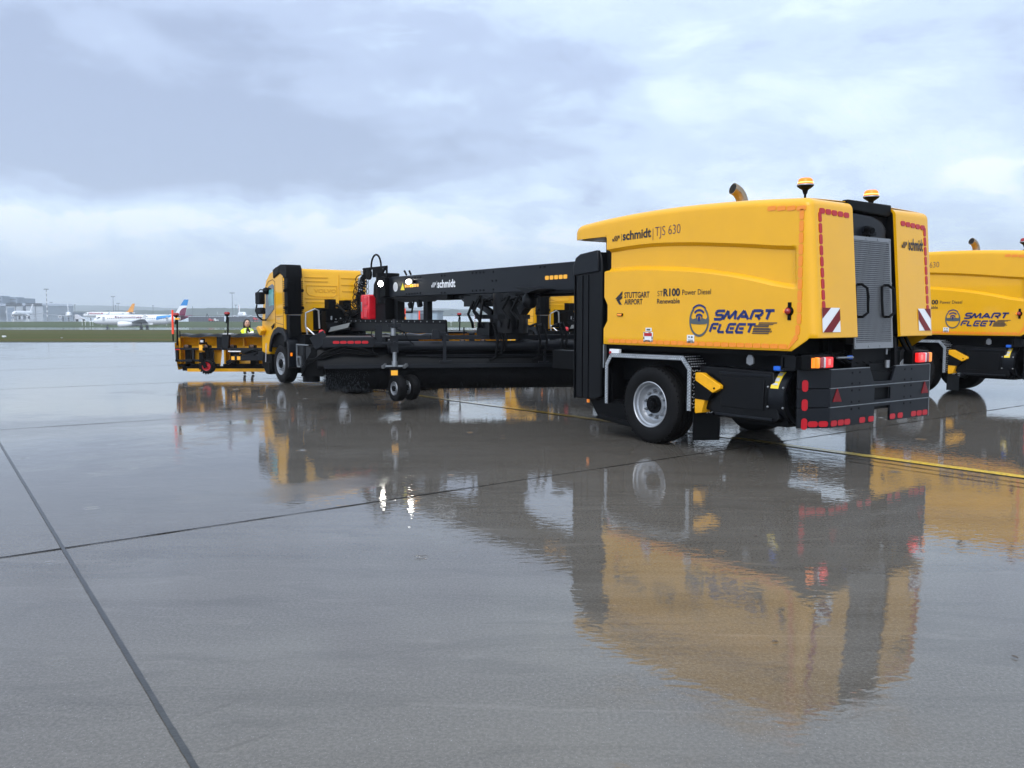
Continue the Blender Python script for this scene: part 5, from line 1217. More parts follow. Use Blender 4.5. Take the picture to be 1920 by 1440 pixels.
# ================================================================ snow ploughs, built facing the image, held by the trucks
def make_plow():
    D = 24.2
    base = at(560, 700, D); FRAME[:] = [base.x, base.y, False]
    t = thing('snow_plow', '', 'snow plow', (base.x, base.y, 0), 0, 'yellow snow ploughs on the trucks')
    def p(u, v, d=0.0): q = at(u, v, D); return (q.x, D + d, q.z)
    PX = 24.2 / FPX
    X0, X1 = p(330, 650)[0], p(330, 650)[0] + 7.8
    n = 6; w = (X1 - X0 - .1) / n
    # curved mouldboard, six sections with a gap of dark rubber between
    cross = [(.14, .00), (.10, .22), (.16, .40), (.30, .62), (.34, .85), (.22, 1.02), (.02, 1.13)]
    for k in range(n):
        a = X0 + k * w; b = a + w - .16
        tilt = .0
        mb = MB(); rows = []
        for dy, z in [(.10, .22), (.16, .40), (.26, .62), (.28, .85), (.20, 1.02), (.06, 1.13)]: rows.append([(a, D + dy + .25, z), (b, D + dy + .25, z)])
        mb.grid(rows); mb.box(a, b, D + .28, D + .33, 1.11, 1.14); mb.box(a, a + .05, D + .20, D + .50, .25, 1.1); mb.box((a + b) / 2 - .03, (a + b) / 2, D + .30, D + .5, .85, 1.1); mb.box(a, b, D + .34, D + .42, .80, .86)
        s = mb.build('mouldboard', YED, t)
        mb = MB(); mb.box(b - .02, b + .18, D + .15, D + .30, .78 if k % 2 else .76, 1.15); mb.build('rubber_joint', GRP, t, bevel=.01)
        mb = MB(); rows = []
        for i in range(9):
            x = a + (w) * i / 8; rows.append([(x, D + .02, 1.13 + .018 * sin(i * 1.3 + k)), (x, D + .12, 1.20 + .03 * sin(i * 2.1 + k)), (x, D + .40, 1.22 + .02 * sin(i * 1.7)), (x, D + .55, 1.14)])
        mb.grid(rows); mb.build('deflector_cloth', BLK, t)
        mb = MB(); mb.box(a + .02, b, D + .05, D + .30, .28, .36)
        for q in (.18, .62): mb.box(a + w * q, a + w * q + .16, D + .05, D + .35, .26, .80); mb.cyl((a + w * q - .02, D + .05, .84), (a + w * q + .18, D + .05, .84), .06, n=10)
        mb.build('spring_bracket', BLM, t)
        mb = MB()
        for q in (.18, .62): mb.cyl((a + w * q + .03, D + .0, .86), (a + w * q + .13, D + .0, .86), .055, n=12)
        mb.build_each('roller', mat('rusty_roller', (.09, .05, .03), .7), t)
        mb = MB(); mb.box(a + .1, a + .12, D + .02, D + .05, 1.1, 1.30); mb.build('edge_marker', BLM, t)
    mb = MB(); mb.box(X0 + .30, X1 - .3, D + .0, D + .03, .145, .235); mb.build('cutting_edge', YED, t)
    mb = MB(); mb.box(X0 + .15, X1 - .2, D + .04, D + .10, .17, .30); mb.build('edge_holder', BLM, t)
    mb = MB(); mb.add([(X0, D - .1, .95), (X0 - .02, D + .5, 1.1), (X0 + .08, D + .5, .2), (X0 + .05, D - .02, .2), (X0 - .02, D + .0, .55)], [(0, 1, 2, 3, 4)]); mb.build('end_plate', YED, t)
    # frame
    mb = MB(); mb.box(X0 + .05, X1 - .05, D - .22, D - .12, .77, .83); mb.box(X0 + .05, X0 + 1.1, D - .22, D - .14, .44, .50); mb.box(X1 - 1.1, X1 - .05, D - .22, D - .14, .44, .50)
    for x in (X0 + .06, X0 + .52, X0 + 1.05, X1 - .12, X1 - .6): mb.box(x, x + .07, D - .22, D - .13, .44, .80)
    mb.prism([(X0 + 1.7, .80), (X0 + 2.1, .62), (X1 - 2.1, .62), (X1 - 1.7, .80)], D - .30, D - .12); mb.box(X0 + 1.75, X1 - 1.7, D - .42, D - .22, .48, .64)
    mb.bar((X0 + 1.5, D - .2, .40), (X0 + 1.95, D - .3, .62), .10); mb.box(X0 + 2.5, X1 - 2.4, D - .6, D - .2, .50, .75); mb.box(X0 + 2.7, X1 - 2.6, D - .9, D - .3, .35, .85)
    mb.build('plow_frame', GRP, t, bevel=.008)
    mb = MB()
    for k in range(6): mb.tube([(X0 + 1.9 + .14 * k, D - .42, .62 + .04 * (k % 3)), (X0 + 2.3 + .1 * k, D - .5, .78 + .03 * (k % 2)), (X0 + 2.9, D - .6, .70)], .018, 5)
    mb.build_each('hydraulic_hose', BLM, t)
    mb = MB(); a = p(431, 650)[0]; b = p(457, 650)[0]; mb.cyl((a + .1, D - .46, .74), (b + .06, D - .46, .735), .02, n=8); mb.build('cylinder_rod', CLR, t)
    a = X0 + 1.85
    mb = MB(); q = p(443, 673); 
    for dx, s in ((.0, 1), (.16, 0)): mb.box(q[0] + dx, q[0] + dx + .09, D - .425, D - .42, .50, .60)
    mb.build_each('plate_mark', AMT, t)
    # cover box and lamps on stalks
    mb = MB(); a, b = p(421, 652), p(434, 627.5); mb.prism([(a[0], a[2]), (b[0] - .03, a[2] - .02), (b[0] + .02, b[2]), (a[0] + .02, b[2])], D - .25, D - .1); mb.build('cover_box', GRP, t, bevel=.01)
    mb = MB(); a, b = p(423, 626.5), p(439, 624.5); mb.box(a[0], b[0], D - .25, D - .05, a[2], b[2]); mb.build('cover_lid', CLR, t)
    for (u, vt, vb, lean) in ((338.5, 590, 647, .0), (433, 588, 628, -.01)):
        a, b = p(u, vt + 6), p(u, vb)
        mb = MB(); mb.cyl((b[0] + lean, D - .24, b[2]), (a[0], D - .24, a[2]), .024, n=10); mb.bar((a[0] - .03, D - .24, a[2] + .0), (a[0] - .06, D - .24, a[2] - .18), .03); st = mb.build('lamp_stalk', BLM, t)
        c = p(u - 2, vt)
        mb = MB(); mb.cyl((c[0], D - .24, c[2] - .07), (c[0], D - .24, c[2] - .01), .045, .085, 12); mb.bar((c[0], D - .24, c[2] - .16), (c[0], D - .24, c[2] - .05), .04); mb.build('lamp_body', BLM, st)
        mb = MB(); mb.lathe([(-.015, .085), (.03, .082), (.05, .06), (.055, 0)], (c[0], D - .24, c[2]), 'z', 14); mb.build('red_lamp', REDK, st)
        if u < 400: mb = MB(); mb.box(c[0] - .03, c[0] + .09, D - .27, D - .2, c[2] - .14, c[2] - .09); mb.build('amber_reflector', AMT, st)
    mb = MB(); a, b = p(328.5, 581.5), p(329.5, 626); mb.cyl((b[0], D - .2, b[2]), (a[0], D - .2, a[2]), .030, .026, 10); mb.build('marker_pole', SIG, t)
    mb = MB(); b2 = p(330, 640); mb.cyl((b2[0], D - .2, b2[2]), (b[0], D - .2, b[2]), .02, n=8); mb.build('pole_socket', BLM, t)
    # castor wheel with a red rim
    mb = MB(); c = p(403, 684.5); mb.lathe([(-.12, .11), (-.13, .15), (-.11, .19), (-.06, .205), (.06, .205), (.11, .19), (.13, .15), (.12, .11)], (c[0], D - .55, c[2]), 'y', 30); cw = mb.build('castor_wheel', RUB, t)
    mb = MB()
    for k in range(18):
        a = 2 * pi * k / 18; q = Vector((c[0] + cos(a) * .20, D - .64, c[2] + sin(a) * .20)); e = Vector((-sin(a), 0, cos(a))); mb.bar(q - e * .02, q + e * .02, .03, .05)
    mb.build('tread_block', RUB, cw)
    mb = MB(); mb.lathe([(-.135, .118), (-.13, .10), (-.09, .09), (-.09, .03), (-.11, .0)], (c[0], D - .55, c[2]), 'y', 24); mb.build('rim', RDT, cw)
    mb = MB(); mb.box(c[0] - .17, c[0] - .08, D - .75, D - .45, .45, .72); mb.prism([(c[0] - .19, .55), (c[0] - .06, .55), (c[0] + .03, c[2] - .02), (c[0] - .05, c[2] - .05)], D - .72, D - .69); mb.box(c[0] - .17, c[0] - .03, D - .72, D - .5, .95, 1.0); mb.cyl((c[0] - .1, D - .6, 1.0), (c[0] - .1, D - .6, 1.10), .05, n=10); mb.tube([(c[0] - .02, D - .6, .98), (c[0] + .04, D - .6, .90), (c[0] + .05, D - .6, .6)], .02, 5); mb.bar((c[0] - .1, D - .5, .8), (c[0] - .1, D - .15, .8), .08); mb.build('castor_fork', BLM, t)
    mb = MB(); mb.box(c[0] - .16, c[0] - .07, D - .76, D - .75, .78, .93); mb.build('castor_sticker', AMT, t)
    mb = MB(); mb.box(c[0] - .14, c[0] - .07, D - .70, D - .55, 1.0, 1.06); mb.build('position_scale', CLR, t)
    mb = MB(); mb.box(X0 + .06, X0 + .20, D - .235, D - .22, .77, .80); mb.build('red_reflective_tape', RDT, t)
    return t
plow = make_plow(); plow['label'] = 'yellow snow plow in front of the nearer truck, behind the red rimmed castor wheel'
plow['label'] = 'yellow snow plow on the nearer truck at the left, with an orange marker pole'
p2 = copy_tree(plow); TP = Vector(((760 - 336) / FPX * 30.0 * 0 + (761 - 960) / FPX * 30 - (336.5 - 960) / FPX * 24, 5.8, 0)); p2.location = plow.location + TP
p2['label'] = 'farther snow plow glimpsed under the beam, two red lamps and an orange pole above it'
st2 = [c for c in p2.children if c.name.startswith('lamp_stalk')]
st2[-1].location.x += .52 if st2[-1].name > st2[0].name else 0
mp = [c for c in p2.children if c.name.startswith('marker_pole')][0]; mp.location.x += .17; mp.location.z += .1
mq = mp.copy(); COL.objects.link(mq); mq.parent = p2; mq.location.x += .50; mq.location.z -= .08
# ================================================================ the woman in the yellow vest behind the plough
def make_person():
    D = 25.25; c = at(464, 640, D); FRAME[:] = [0, 0, False]
    t = thing('person', 'person with long dark hair in a yellow high-visibility vest holding white papers', 'person', (c.x, D, 0), radians(0))
    skin = mat('skin', (.62, .36, .26), .5); dark = mat('dark_clothes', (.012, .012, .016), .8); hair = mat('dark_hair', (.014, .010, .009), .5)
    vest = mat('high_visibility_yellow', (.75, .95, .02), .6, emit=(.7, .9, .02), estr=.10); silver = mat('silver_band', (.55, .58, .6), .4)
    V = []; E = []; R = []
    def v(x, y, z, r, prev=None):
        V.append((x, y, z)); R.append(r); i = len(V) - 1
        if prev is not None: E.append((prev, i))
        return i
    pel = v(0, 0, .88, (.135, .10)); wst = v(0, 0, 1.02, (.12, .09), pel); ch = v(0, 0, 1.20, (.145, .10), wst); nk0 = v(0, .01, 1.31, (.09, .07), ch); nk = v(0, 0, 1.37, (.042, .042), nk0)
    hd = v(0, -.01, 1.43, (.062, .07), nk); h2 = v(0, -.005, 1.50, (.070, .085), hd); h3 = v(0, .0, 1.56, (.055, .065), h2)
    for s in (-1, 1):
        sh = v(s * .13, .0, 1.285, (.055, .05), nk0); el = v(s * .19, -.03, 1.06, (.040, .040), sh); wr = v(s * .10, -.20, 1.08, (.028, .028), el); v(s * .05, -.25, 1.10, (.026, .02), wr)
        hp = v(s * .08, 0, .82, (.085, .085), pel); kn = v(s * .10, -.01, .46, (.052, .055), hp); an = v(s * .11, .01, .10, (.036, .04), kn); v(s * .115, -.10, .045, (.035, .03), an)
    me = bpy.data.meshes.new('body'); me.from_pydata(V, E, []); o = bpy.data.objects.new('body', me); COL.objects.link(o); o.parent = t
    md = o.modifiers.new('skin', 'SKIN')
    for i, r in enumerate(R): me.skin_vertices[0].data[i].radius = r
    me.skin_vertices[0].data[0].use_root = True
    o.modifiers.new('sub', 'SUBSURF').levels = 2; o.modifiers['sub'].render_levels = 2; me.materials.append(dark)
    # head: face, features
    mb = MB(); mb.ball((0, -.012, 1.475), .095, 20, (.80, .92, 1.18)); mb.ball((.0, -.104, 1.468), .016, 8, (.8, 1, 1.4)); f = mb.build('head', skin, t)
    mb = MB()
    for s in (-1, 1): mb.ball((s * .030, -.090, 1.492), .011, 8, (1.4, .6, .8)); mb.box(s * .032 - .016, s * .032 + .016, -.098, -.090, 1.508, 1.513)
    mb.build('eye', hair, f)
    mb = MB(); mb.ball((0, -.092, 1.432), .020, 8, (1.3, .5, .4)); mb.build('mouth', mat('lips', (.45, .12, .1), .5), f)
    for s in (-1, 1): mb = MB(); mb.ball((s * .078, .0, 1.475), .020, 8, (.4, .8, 1.3)); mb.build('ear', skin, f)
    mb = MB(); rnd = random.Random(5); mb.ball((0, .022, 1.50), .105, 18, (.92, .95, 1.12))
    for k in range(160):
        a = rnd.uniform(-.5, pi + .5); x = cos(a) * .085; y = .03 + sin(a) * .075
        mb.tube([(x * .6, y * .7, 1.585), (x * 1.12, y * 1.15, 1.50), (x * 1.15, y + .01, 1.40), (x * 1.05, y * .8 - .03, 1.26 + rnd.uniform(0, .08))], .011, 4)
    mb.build('hair', hair, t)
    # hands with five fingers closed on the papers
    for s in (-1, 1):
        mb = MB(); mb.ball((s * .045, -.265, 1.105), .030, 10, (1.0, 1.3, .55))
        for k in range(4): mb.tube([(s * (.035 + .012 * k), -.29, 1.112), (s * (.028 + .012 * k), -.318, 1.118), (s * (.022 + .012 * k), -.325, 1.100), (s * (.024 + .012 * k), -.312, 1.090)], [.008, .0075, .007, .006], 6)
        mb.tube([(s * .028, -.262, 1.112), (s * .012, -.282, 1.124), (s * .006, -.30, 1.122)], [.009, .008, .007], 6); mb.build('hand', skin, t)
    # vest: two fronts, back and armholes, wrapped round the trunk
    mb = MB(); rows = []
    for z, a, b in [(.86, .178, .142), (.95, .172, .138), (1.04, .166, .132), (1.14, .176, .136), (1.22, .188, .138), (1.28, .178, .125), (1.325, .130, .095), (1.345, .075, .075)]:
        rows.append([(a * sin(radians(18 + 324 * k / 28)), -b * cos(radians(18 + 324 * k / 28)), z) for k in range(29)])
    mb.grid(rows); vs = mb.build('vest', vest, t)
    mb = MB()
    for z0, a, b in ((.97, .176, .143), (1.10, .178, .141)):
        mb.grid([[(a * sin(radians(18 + 324 * k / 28)), -b * cos(radians(18 + 324 * k / 28)), z) for k in range(29)] for z in (z0, z0 + .05)])
    for s in (-1, 1): mb.bar((s * .085, -.135, 1.14), (s * .075, -.10, 1.33), .035, .008, up=(0, 1, 0))
    mb.build('silver_band', silver, vs)
    mb = MB(); mb.bar((0, -.108, 1.25), (.005, -.15, 1.12), .02, .005, up=(0, 1, 0)); mb.build('lanyard', WHT, vs)
    mb = MB(); mb.ball((.115, -.10, .045), .055, 10, (.8, 1.7, .7)); mb.build('shoe', dark, t); mb = MB(); mb.ball((-.115, -.10, .045), .055, 10, (.8, 1.7, .7)); mb.build('shoe', dark, t)
    FRAME[:] = [0, 0, False]
    q = thing('papers', 'white sheets of paper held in front of the yellow vest', 'papers', (c.x, D, 0)); mb = MB(); mb.add([(-.11, -.33, 1.09), (.13, -.33, 1.13), (.13, -.20, 1.27), (-.09, -.20, 1.16), (-.11, -.325, 1.088), (.13, -.325, 1.128), (.13, -.195, 1.268), (-.09, -.195, 1.158)], [(0, 1, 2, 3), (4, 7, 6, 5), (0, 4, 5, 1), (1, 5, 6, 2), (2, 6, 7, 3), (3, 7, 4, 0)])
    mb.build('sheet', mat('paper_white', (.85, .85, .85), .6), q, smooth=0)
    t.rotation_euler = (0, 0, radians(28)); q.rotation_euler = (0, 0, radians(28)); t.scale = (1.02,) * 3; q.scale = (1.02,) * 3
    return t
make_person()
# ================================================================ airfield beyond
FRAME[:] = [0, 0, False]
PW = mat('aircraft_white', (.78, .80, .82), .35, coat=.3)
PG = mat('aircraft_grey', (.42, .45, .50), .4); PD = mat('window_dark', (.03, .035, .05), .3)
PB_ = mat('tail_blue', (.02, .24, .60), .4); PM = mat('tail_burgundy', (.16, .01, .055), .4); PO = mat('tail_orange', (.78, .32, .03), .4); PR = mat('red_lettering', (.40, .02, .05), .4)
def plane(name, label, loc, head, livery, full=True, group='parked airliners beyond the runway'):
    """airliner of 37.6 m; +x is the nose, head = direction of the nose from +X"""
    t = thing(name, label, 'airliner', loc, head, group)
    st = [(18.8, 3.0, .05), (18.5, 3.05, .62), (17.8, 3.15, 1.10), (16.6, 3.35, 1.55), (15.0, 3.5, 1.86), (13.2, 3.55, 1.98), (8, 3.55, 2.0), (-6, 3.55, 2.0), (-9.5, 3.62, 1.90), (-13, 3.9, 1.50), (-16, 4.25, .95), (-18.3, 4.6, .38), (-18.8, 4.65, .12)]
    mb = MB(); mb.grid([[(x, r * sin(2 * pi * k / 24), z + r * cos(2 * pi * k / 24) * 1.03) for k in range(25)] for x, z, r in st]); mb.box(-5, 5, -1.5, 1.5, 1.45, 2.2)
    f = mb.build('fuselage', PW, t, smooth=50)
    mb = MB()
    for s in (-1, 1): mb.prism([(16.9, 4.0), (15.4, 4.15), (15.4, 4.62), (16.2, 4.55)], 1.35 * s - .25 * s, 1.62 * s)
    mb.box(17.0, 17.35, -.85, .85, 3.98, 4.42); mb.build('cockpit_window', PD, f)
    if full:
        for s in (-1, 1):
            mb = MB()
            for k in range(34):
                x = 12.2 - k * .70; mb.box(x, x + .30, s * 1.93, s * 1.985, 3.92, 4.30)
            mb.build('cabin_window', PD, f)
        for x in (13.6, -11.2): mb = MB(); mb.box(x, x + .85, 1.87 if x > 0 else 1.72, 2.0 if x > 0 else 1.80, 3.0, 4.75); mb.build('cabin_door', PG, f)
    for s in (-1, 1):
        mb = MB(); mb.add([(4.5, s * 1.6, 2.2), (-3.2, s * 1.6, 2.1), (-6.6, s * 16.6, 3.7), (-5.0, s * 16.6, 3.75), (4.5, s * 1.6, 2.75), (-3.2, s * 1.6, 2.25), (-6.6, s * 16.6, 3.78), (-5.0, s * 16.6, 3.9)], [(0, 1, 2, 3), (4, 7, 6, 5), (0, 4, 5, 1), (1, 5, 6, 2), (2, 6, 7, 3), (3, 7, 4, 0)])
        w = mb.build('wing', PG, t); mb = MB(); mb.add([(-5.0, s * 16.6, 3.8), (-6.7, s * 16.6, 3.75), (-7.4, s * 17.1, 5.8), (-6.7, s * 17.1, 5.8)], [(0, 1, 2, 3)]); mb.prism([(-5.0, 3.8), (-6.7, 3.75), (-7.4, 5.8), (-6.7, 5.8)], s * 16.6, s * 16.7); mb.build('winglet', PW, w)
        mb = MB(); mb.lathe([(6.9, .62), (7.0, 1.02), (6.2, 1.15), (4.4, 1.12), (3.0, .85), (2.0, .55), (1.5, .1)], (0, s * 5.75, 1.75), 'x', 22); e = mb.build('engine', PW, t); mb = MB(); mb.cyl((6.75, s * 5.75, 1.75), (6.4, s * 5.75, 1.75), .86, n=20); mb.build('engine_fan', PD, e)
        mb = MB(); mb.prism([(5.0, 2.6), (1.5, 2.55), (1.8, 2.2), (4.8, 2.5)], s * 5.65, s * 5.85); mb.build('pylon', PW, t)
        mb = MB(); mb.add([(-14.5, s * .8, 4.7), (-17.5, s * .6, 4.75), (-19.0, s * 6.2, 5.3), (-17.5, s * 6.2, 5.3), (-14.5, s * .8, 4.95), (-17.5, s * .6, 4.9), (-19.0, s * 6.2, 5.4), (-17.5, s * 6.2, 5.4)], [(0, 1, 2, 3), (4, 7, 6, 5), (0, 4, 5, 1), (1, 5, 6, 2), (2, 6, 7, 3), (3, 7, 4, 0)]); mb.build('tailplane', PM if livery == 'blue' else PG, t)
        mb = MB(); mb.cyl((-1.2, s * 3.8, 2.2), (-1.2, s * 3.8, .6), .18, n=8)
        for d in (-.45, .45): mb.cyl((-1.2, s * 3.8 + d - .2, .58), (-1.2, s * 3.8 + d + .2, .58), .58, n=16)
        mb.build('landing_gear', PD, t)
    mb = MB(); mb.cyl((13.3, 0, 2.0), (13.3, 0, .5), .14, n=8); mb.cyl((13.3, -.35, .40), (13.3, .35, .40), .40, n=14); mb.build('nose_gear', PD, t)
    fm = {'blue': PW, 'orange': PO, 'white': PW, 'red': PW}[livery]
    pr = [(-11.5, 5.35), (-13.6, 6.2), (-17.3, 11.76), (-19.0, 11.76), (-17.6, 5.4), (-17.0, 4.9)]
    mb = MB(); mb.prism(pr, -.16, .16); fin = mb.build('fin', fm, t)
    if livery == 'blue':
        mb = MB(); mb.prism([(-15.66, 9.3), (-17.3, 11.76), (-19.0, 11.76), (-18.43, 9.3)], -.19, .19); mb.build('blue_tip', PB_, fin)
        mb = MB(); mb.prism([(-15.2, 6.0), (-15.5, 7.0), (-16.3, 8.0), (-17.3, 8.4), (-18.2, 8.45), (-17.55, 5.4), (-16.6, 4.7), (-15, 4.7)], -.20, .20); mb.build('burgundy_sweep', PM, fin)
        mb = MB(); rows = []
        for x, z, r in [(-12.4, 3.83, 1.58), (-13, 3.9, 1.50), (-16, 4.25, .95), (-18.3, 4.6, .38), (-18.82, 4.65, .13)]:
            a0 = max(0, min(1, (x + 15.8) / 3.4)); rows.append([(x, 1.02 * r * sin(2 * pi * (a0 * .5 + (1 - a0) * k / 24)) , z + r * 1.05 * cos(2 * pi * (a0 * .5 + (1 - a0) * k / 24))) for k in range(25)])
        mb.grid(rows); mb.build('burgundy_tail', PM, f)
        for s in (-1, 1):
            mb = MB(); mb.grid([[(x, s * 1.035 * r * sin(a), z + 1.065 * r * cos(a)) for a in (a0, a0 + .25, a0 + .5, a0 + .75)] for x, z, r, a0 in ((-6.6, 3.56, 1.99, .9), (-8.5, 3.6, 1.93, .7), (-10.5, 3.7, 1.78, .55), (-12.2, 3.82, 1.60, .35))]); mb.build('blue_patch', PB_, f)
        text('Eurowings', 9.6, -1.0, 4.30, 5.05, 'y', 1.90, PM, f, bold=.02)
        mb = MB(); mb.box(-3.2, -2.2, 1.93, 1.99, 4.7, 4.9); mb.build('flag', PD, f)
    if livery == 'orange': text('PEGASUS', 14.0, 3.5, 3.9, 5.0, 'y', 1.97, PR, f, bold=.04)
    if livery == 'red': mb = MB(); mb.prism([(-14.6, 7.2), (-17.0, 11.0), (-17.9, 10), (-15.2, 6.2)], -.2, .2); mb.build('red_stripe', PR, fin)
    return t
def gz(y):
    for (a, za), (b, zb) in (((58, 0), (300, -2.8)), ((300, -2.8), (400, -3.2)), ((400, -3.2), (560, -1.45)), ((560, -1.45), (800, 2.3)), ((800, 2.3), (9000, 20))):
        if a <= y <= b: return za + (zb - za) * (y - a) / (b - a)
    return 0
# text on 'y' planes reads towards -x here, so the lettered side (+y) must face the camera: nose to the left = heading 180
def at_g(u, y): return Vector(((u - 960) / FPX * y, y, gz(y)))
c = at_g(266.5, 350); plane('airliner', 'white airliner with a blue and burgundy tail taxiing on the runway', c, radians(186), 'blue', group=None)
c = at_g(207, 640); plane('airliner', 'white airliner with an orange tail parked behind the taxiing one', c, radians(184), 'orange', group=None)
c = at_g(131, 650); plane('airliner', 'white airliner parked with its nose to the right, left of the orange tail', c, radians(-62), 'white', full=False)
c = at_g(47, 720); plane('airliner', 'pale airliner seen nose-on in front of the white hangars at the far left', c, radians(-84), 'white', full=False)
c = at_g(455, 640); plane('airliner', 'white airliner parked far off, just left of the truck mirrors', c, radians(-66), 'red', full=False)
def rbox(name, label, cat, u0, u1, v0, v1, y, depth, m, group=None, z0=None):
    a = (u0 - 960) / FPX * y; b = (u1 - 960) / FPX * y; zt = CH + (HZ - v0) / FPX * y; zb = gz(y) - .1 if z0 is None else z0
    t = thing(name, label, cat, ((a + b) / 2, y, zb), 0, group); FRAME[:] = [(a + b) / 2, y, False]
    return t, a, b, zt - zb
HG = mat('pale_cladding', (.42, .46, .52), .6, var=.08, vscale=.05); HB = mat('blue_grey_cladding', (.20, .25, .33), .6, var=.1, vscale=.05); HD = mat('dark_opening', (.05, .06, .08), .5)
# hangars with roof trusses
for i, (u0, u1, v0, lab) in enumerate([(-40, 3, 571, 'pale hangar cut by the left edge of the photo'), (15, 46, 570.5, 'pale hangar with rooftop trusses behind the nose-on airliner'), (52, 83.5, 570.5, 'pale hangar with rooftop trusses, right of the other two')]):
    y = 860; t, a, b, h = rbox('hangar', lab, 'hangar', u0, u1, v0, 0, y, 60, HG, 'pale hangars at the far left')
    cx = (a + b) / 2; mb = MB(); mb.box(a, b, y, y + 60, 0, h - 1.5); w = mb.build('wall', HG, t)
    mb = MB(); mb.box(a + (b - a) * .08, a + (b - a) * .48, y - .3, y, 0, h * .72); mb.build('sliding_door', HB if i == 1 else HG, w)
    mb = MB(); mb.box(a + (b - a) * .56, a + (b - a) * .58, y - .3, y, 0, h * .9); mb.build('door_rail', HD, w)
    mb = MB(); x = a; k = 0
    mb.prism([(a - 1, h - 1.5), (a + 3, h + .8), (b - 1, h + .8), (b + .5, h - 1.5)], y - .2, y + 60); mb.build('roof', HG, t)
    mb = MB(); n = 9
    for k in range(n):
        x0 = a + (b - a) * k / n; x1 = a + (b - a) * (k + 1) / n; mb.bar((x0, y - .5, h - 1.5), ((x0 + x1) / 2, y - .5, h + .6), .35); mb.bar(((x0 + x1) / 2, y - .5, h + .6), (x1, y - .5, h - 1.5), .35)
    mb.bar((a, y - .5, h + .7), (b, y - .5, h + .7), .4); mb.bar((a, y - .5, h - 1.5), (b, y - .5, h - 1.5), .4); mb.build('roof_truss', HD, t)
for (u0, u1, v0, y, lab) in [(-60, 9, 556.5, 1300, 'tall blue-grey block behind the leftmost hangar'), (9, 36.5, 559, 1320, 'lower blue-grey block adjoining the tallest one at the far left')]:
    t, a, b, h = rbox('office_block', lab, 'building', u0, u1, v0, 0, y, 60, HB, 'grey blocks behind the hangars'); mb = MB(); mb.box(a, b, y, y + 50, 0, h); w = mb.build('wall', HB, t)
    mb = MB(); n = 6
    for k in range(n): mb.box(a + 2, b - 2, y - .3, y, h * (k + .35) / n, h * (k + .65) / n)
    mb.build('window_band', HD, w); mb = MB(); mb.box(a + 3, b - 6, y + 5, y + 30, h, h + 1.5); mb.build('roof_plant', HB, t)
# long low dark fences and sheds on the far apron
for (u0, u1, v0, v1, y, m, lab) in [(356, 421, 593.6, 597, 600, HD, 'long dark jet blast fence right of the burgundy tail'), (426, 500, 593.8, 597, 620, HD, 'dark jet blast fence below the airliner by the mirrors'), (140, 172, 586, 592, 900, HB, 'low grey shed behind the parked airliners at left'), (84, 120, 585, 592, 900, HB, 'low grey shed right of the hangars')]:
    t, a, b, h = rbox('blast_fence' if m is HD else 'shed', lab, 'fence' if m is HD else 'shed', u0, u1, v0, v1, y, 4, m); mb = MB(); mb.box(a, b, y, y + (1 if m is HD else 15), 0, h); mb.build('panel' if m is HD else 'wall', mat('fence_grey', (.09, .10, .12), .7) if m is HD else m, t)
    mb = MB(); n = 12
    for k in range(n + 1): x = a + (b - a) * k / n; mb.box(x - .15, x + .15, y - .4, y, 0, h + .1)
    mb.build('post', HD, t)
# frame of a low portal
t, a, b, h = rbox('portal_frame', 'thin A-shaped frame standing on the far blast fence', 'frame', 387, 395, 588, 594, 610, 2, HD); mb = MB(); mb.bar((a, 610, 0), ((a + b) / 2 - .3, 610, h), .35); mb.bar(((a + b) / 2 - .3, 610, h), (b, 610, 0), .35); mb.build('strut', HD, t)
# flood light masts
FRAME[:] = [0, 0, False]
mast = mat('mast_grey', (.22, .24, .27), .5)
for i, (u, v, y, w, lab) in enumerate([(91.5, 542, 640, 8, 'tall striped floodlight mast between the hangars and the parked airliner'), (99.5, 566.5, 900, 6, 'short floodlight mast just right of the tall striped one'), (143.5, 571, 950, 2.4, 'thin mast behind the parked white airliner'), (215.5, 556, 760, 7, 'dark floodlight mast above the airliner with the orange tail'),
        (219.8, 572.5, 950, 2, 'tiny mast beside the dark floodlight mast'), (224.5, 568.5, 900, 5.5, 'floodlight mast left of the orange fin'), (289.5, 573, 900, 2.2, 'thin mast above the middle of the taxiing airliner'), (437.8, 549, 720, 9, 'tall floodlight mast left of the truck mirrors'), (444, 571.5, 950, 5, 'short floodlight mast right of the tall one near the mirrors'), (363, 575, 900, 1, 'very thin mast right of the burgundy tail')]):
    g = gz(y); top = CH + (HZ - v) / FPX * y; x = (u - 960) / FPX * y
    t = thing('light_mast', lab, 'light mast', (x, y, g), 0, 'floodlight masts round the far apron'); FRAME[:] = [x, y, False]
    mb = MB(); mb.cyl((x, y, 0), (x, y, top - g), .34 if y < 800 else .32, .22, 8); mb.build('pole', mast, t)
    mb = MB(); ww = w / FPX * y / 2
    mb.box(x - ww, x + ww, y - .6, y + .6, top - g - .6, top - g); 
    mb.build('lamp_head', mast, t)
    if i == 0:
        mb = MB()
        for k in range(6): mb.cyl((x, y, 2 + k * 3.4), (x, y, 3.4 + k * 3.4), .40, n=8)
        mb.build('stripe', WHT, t)
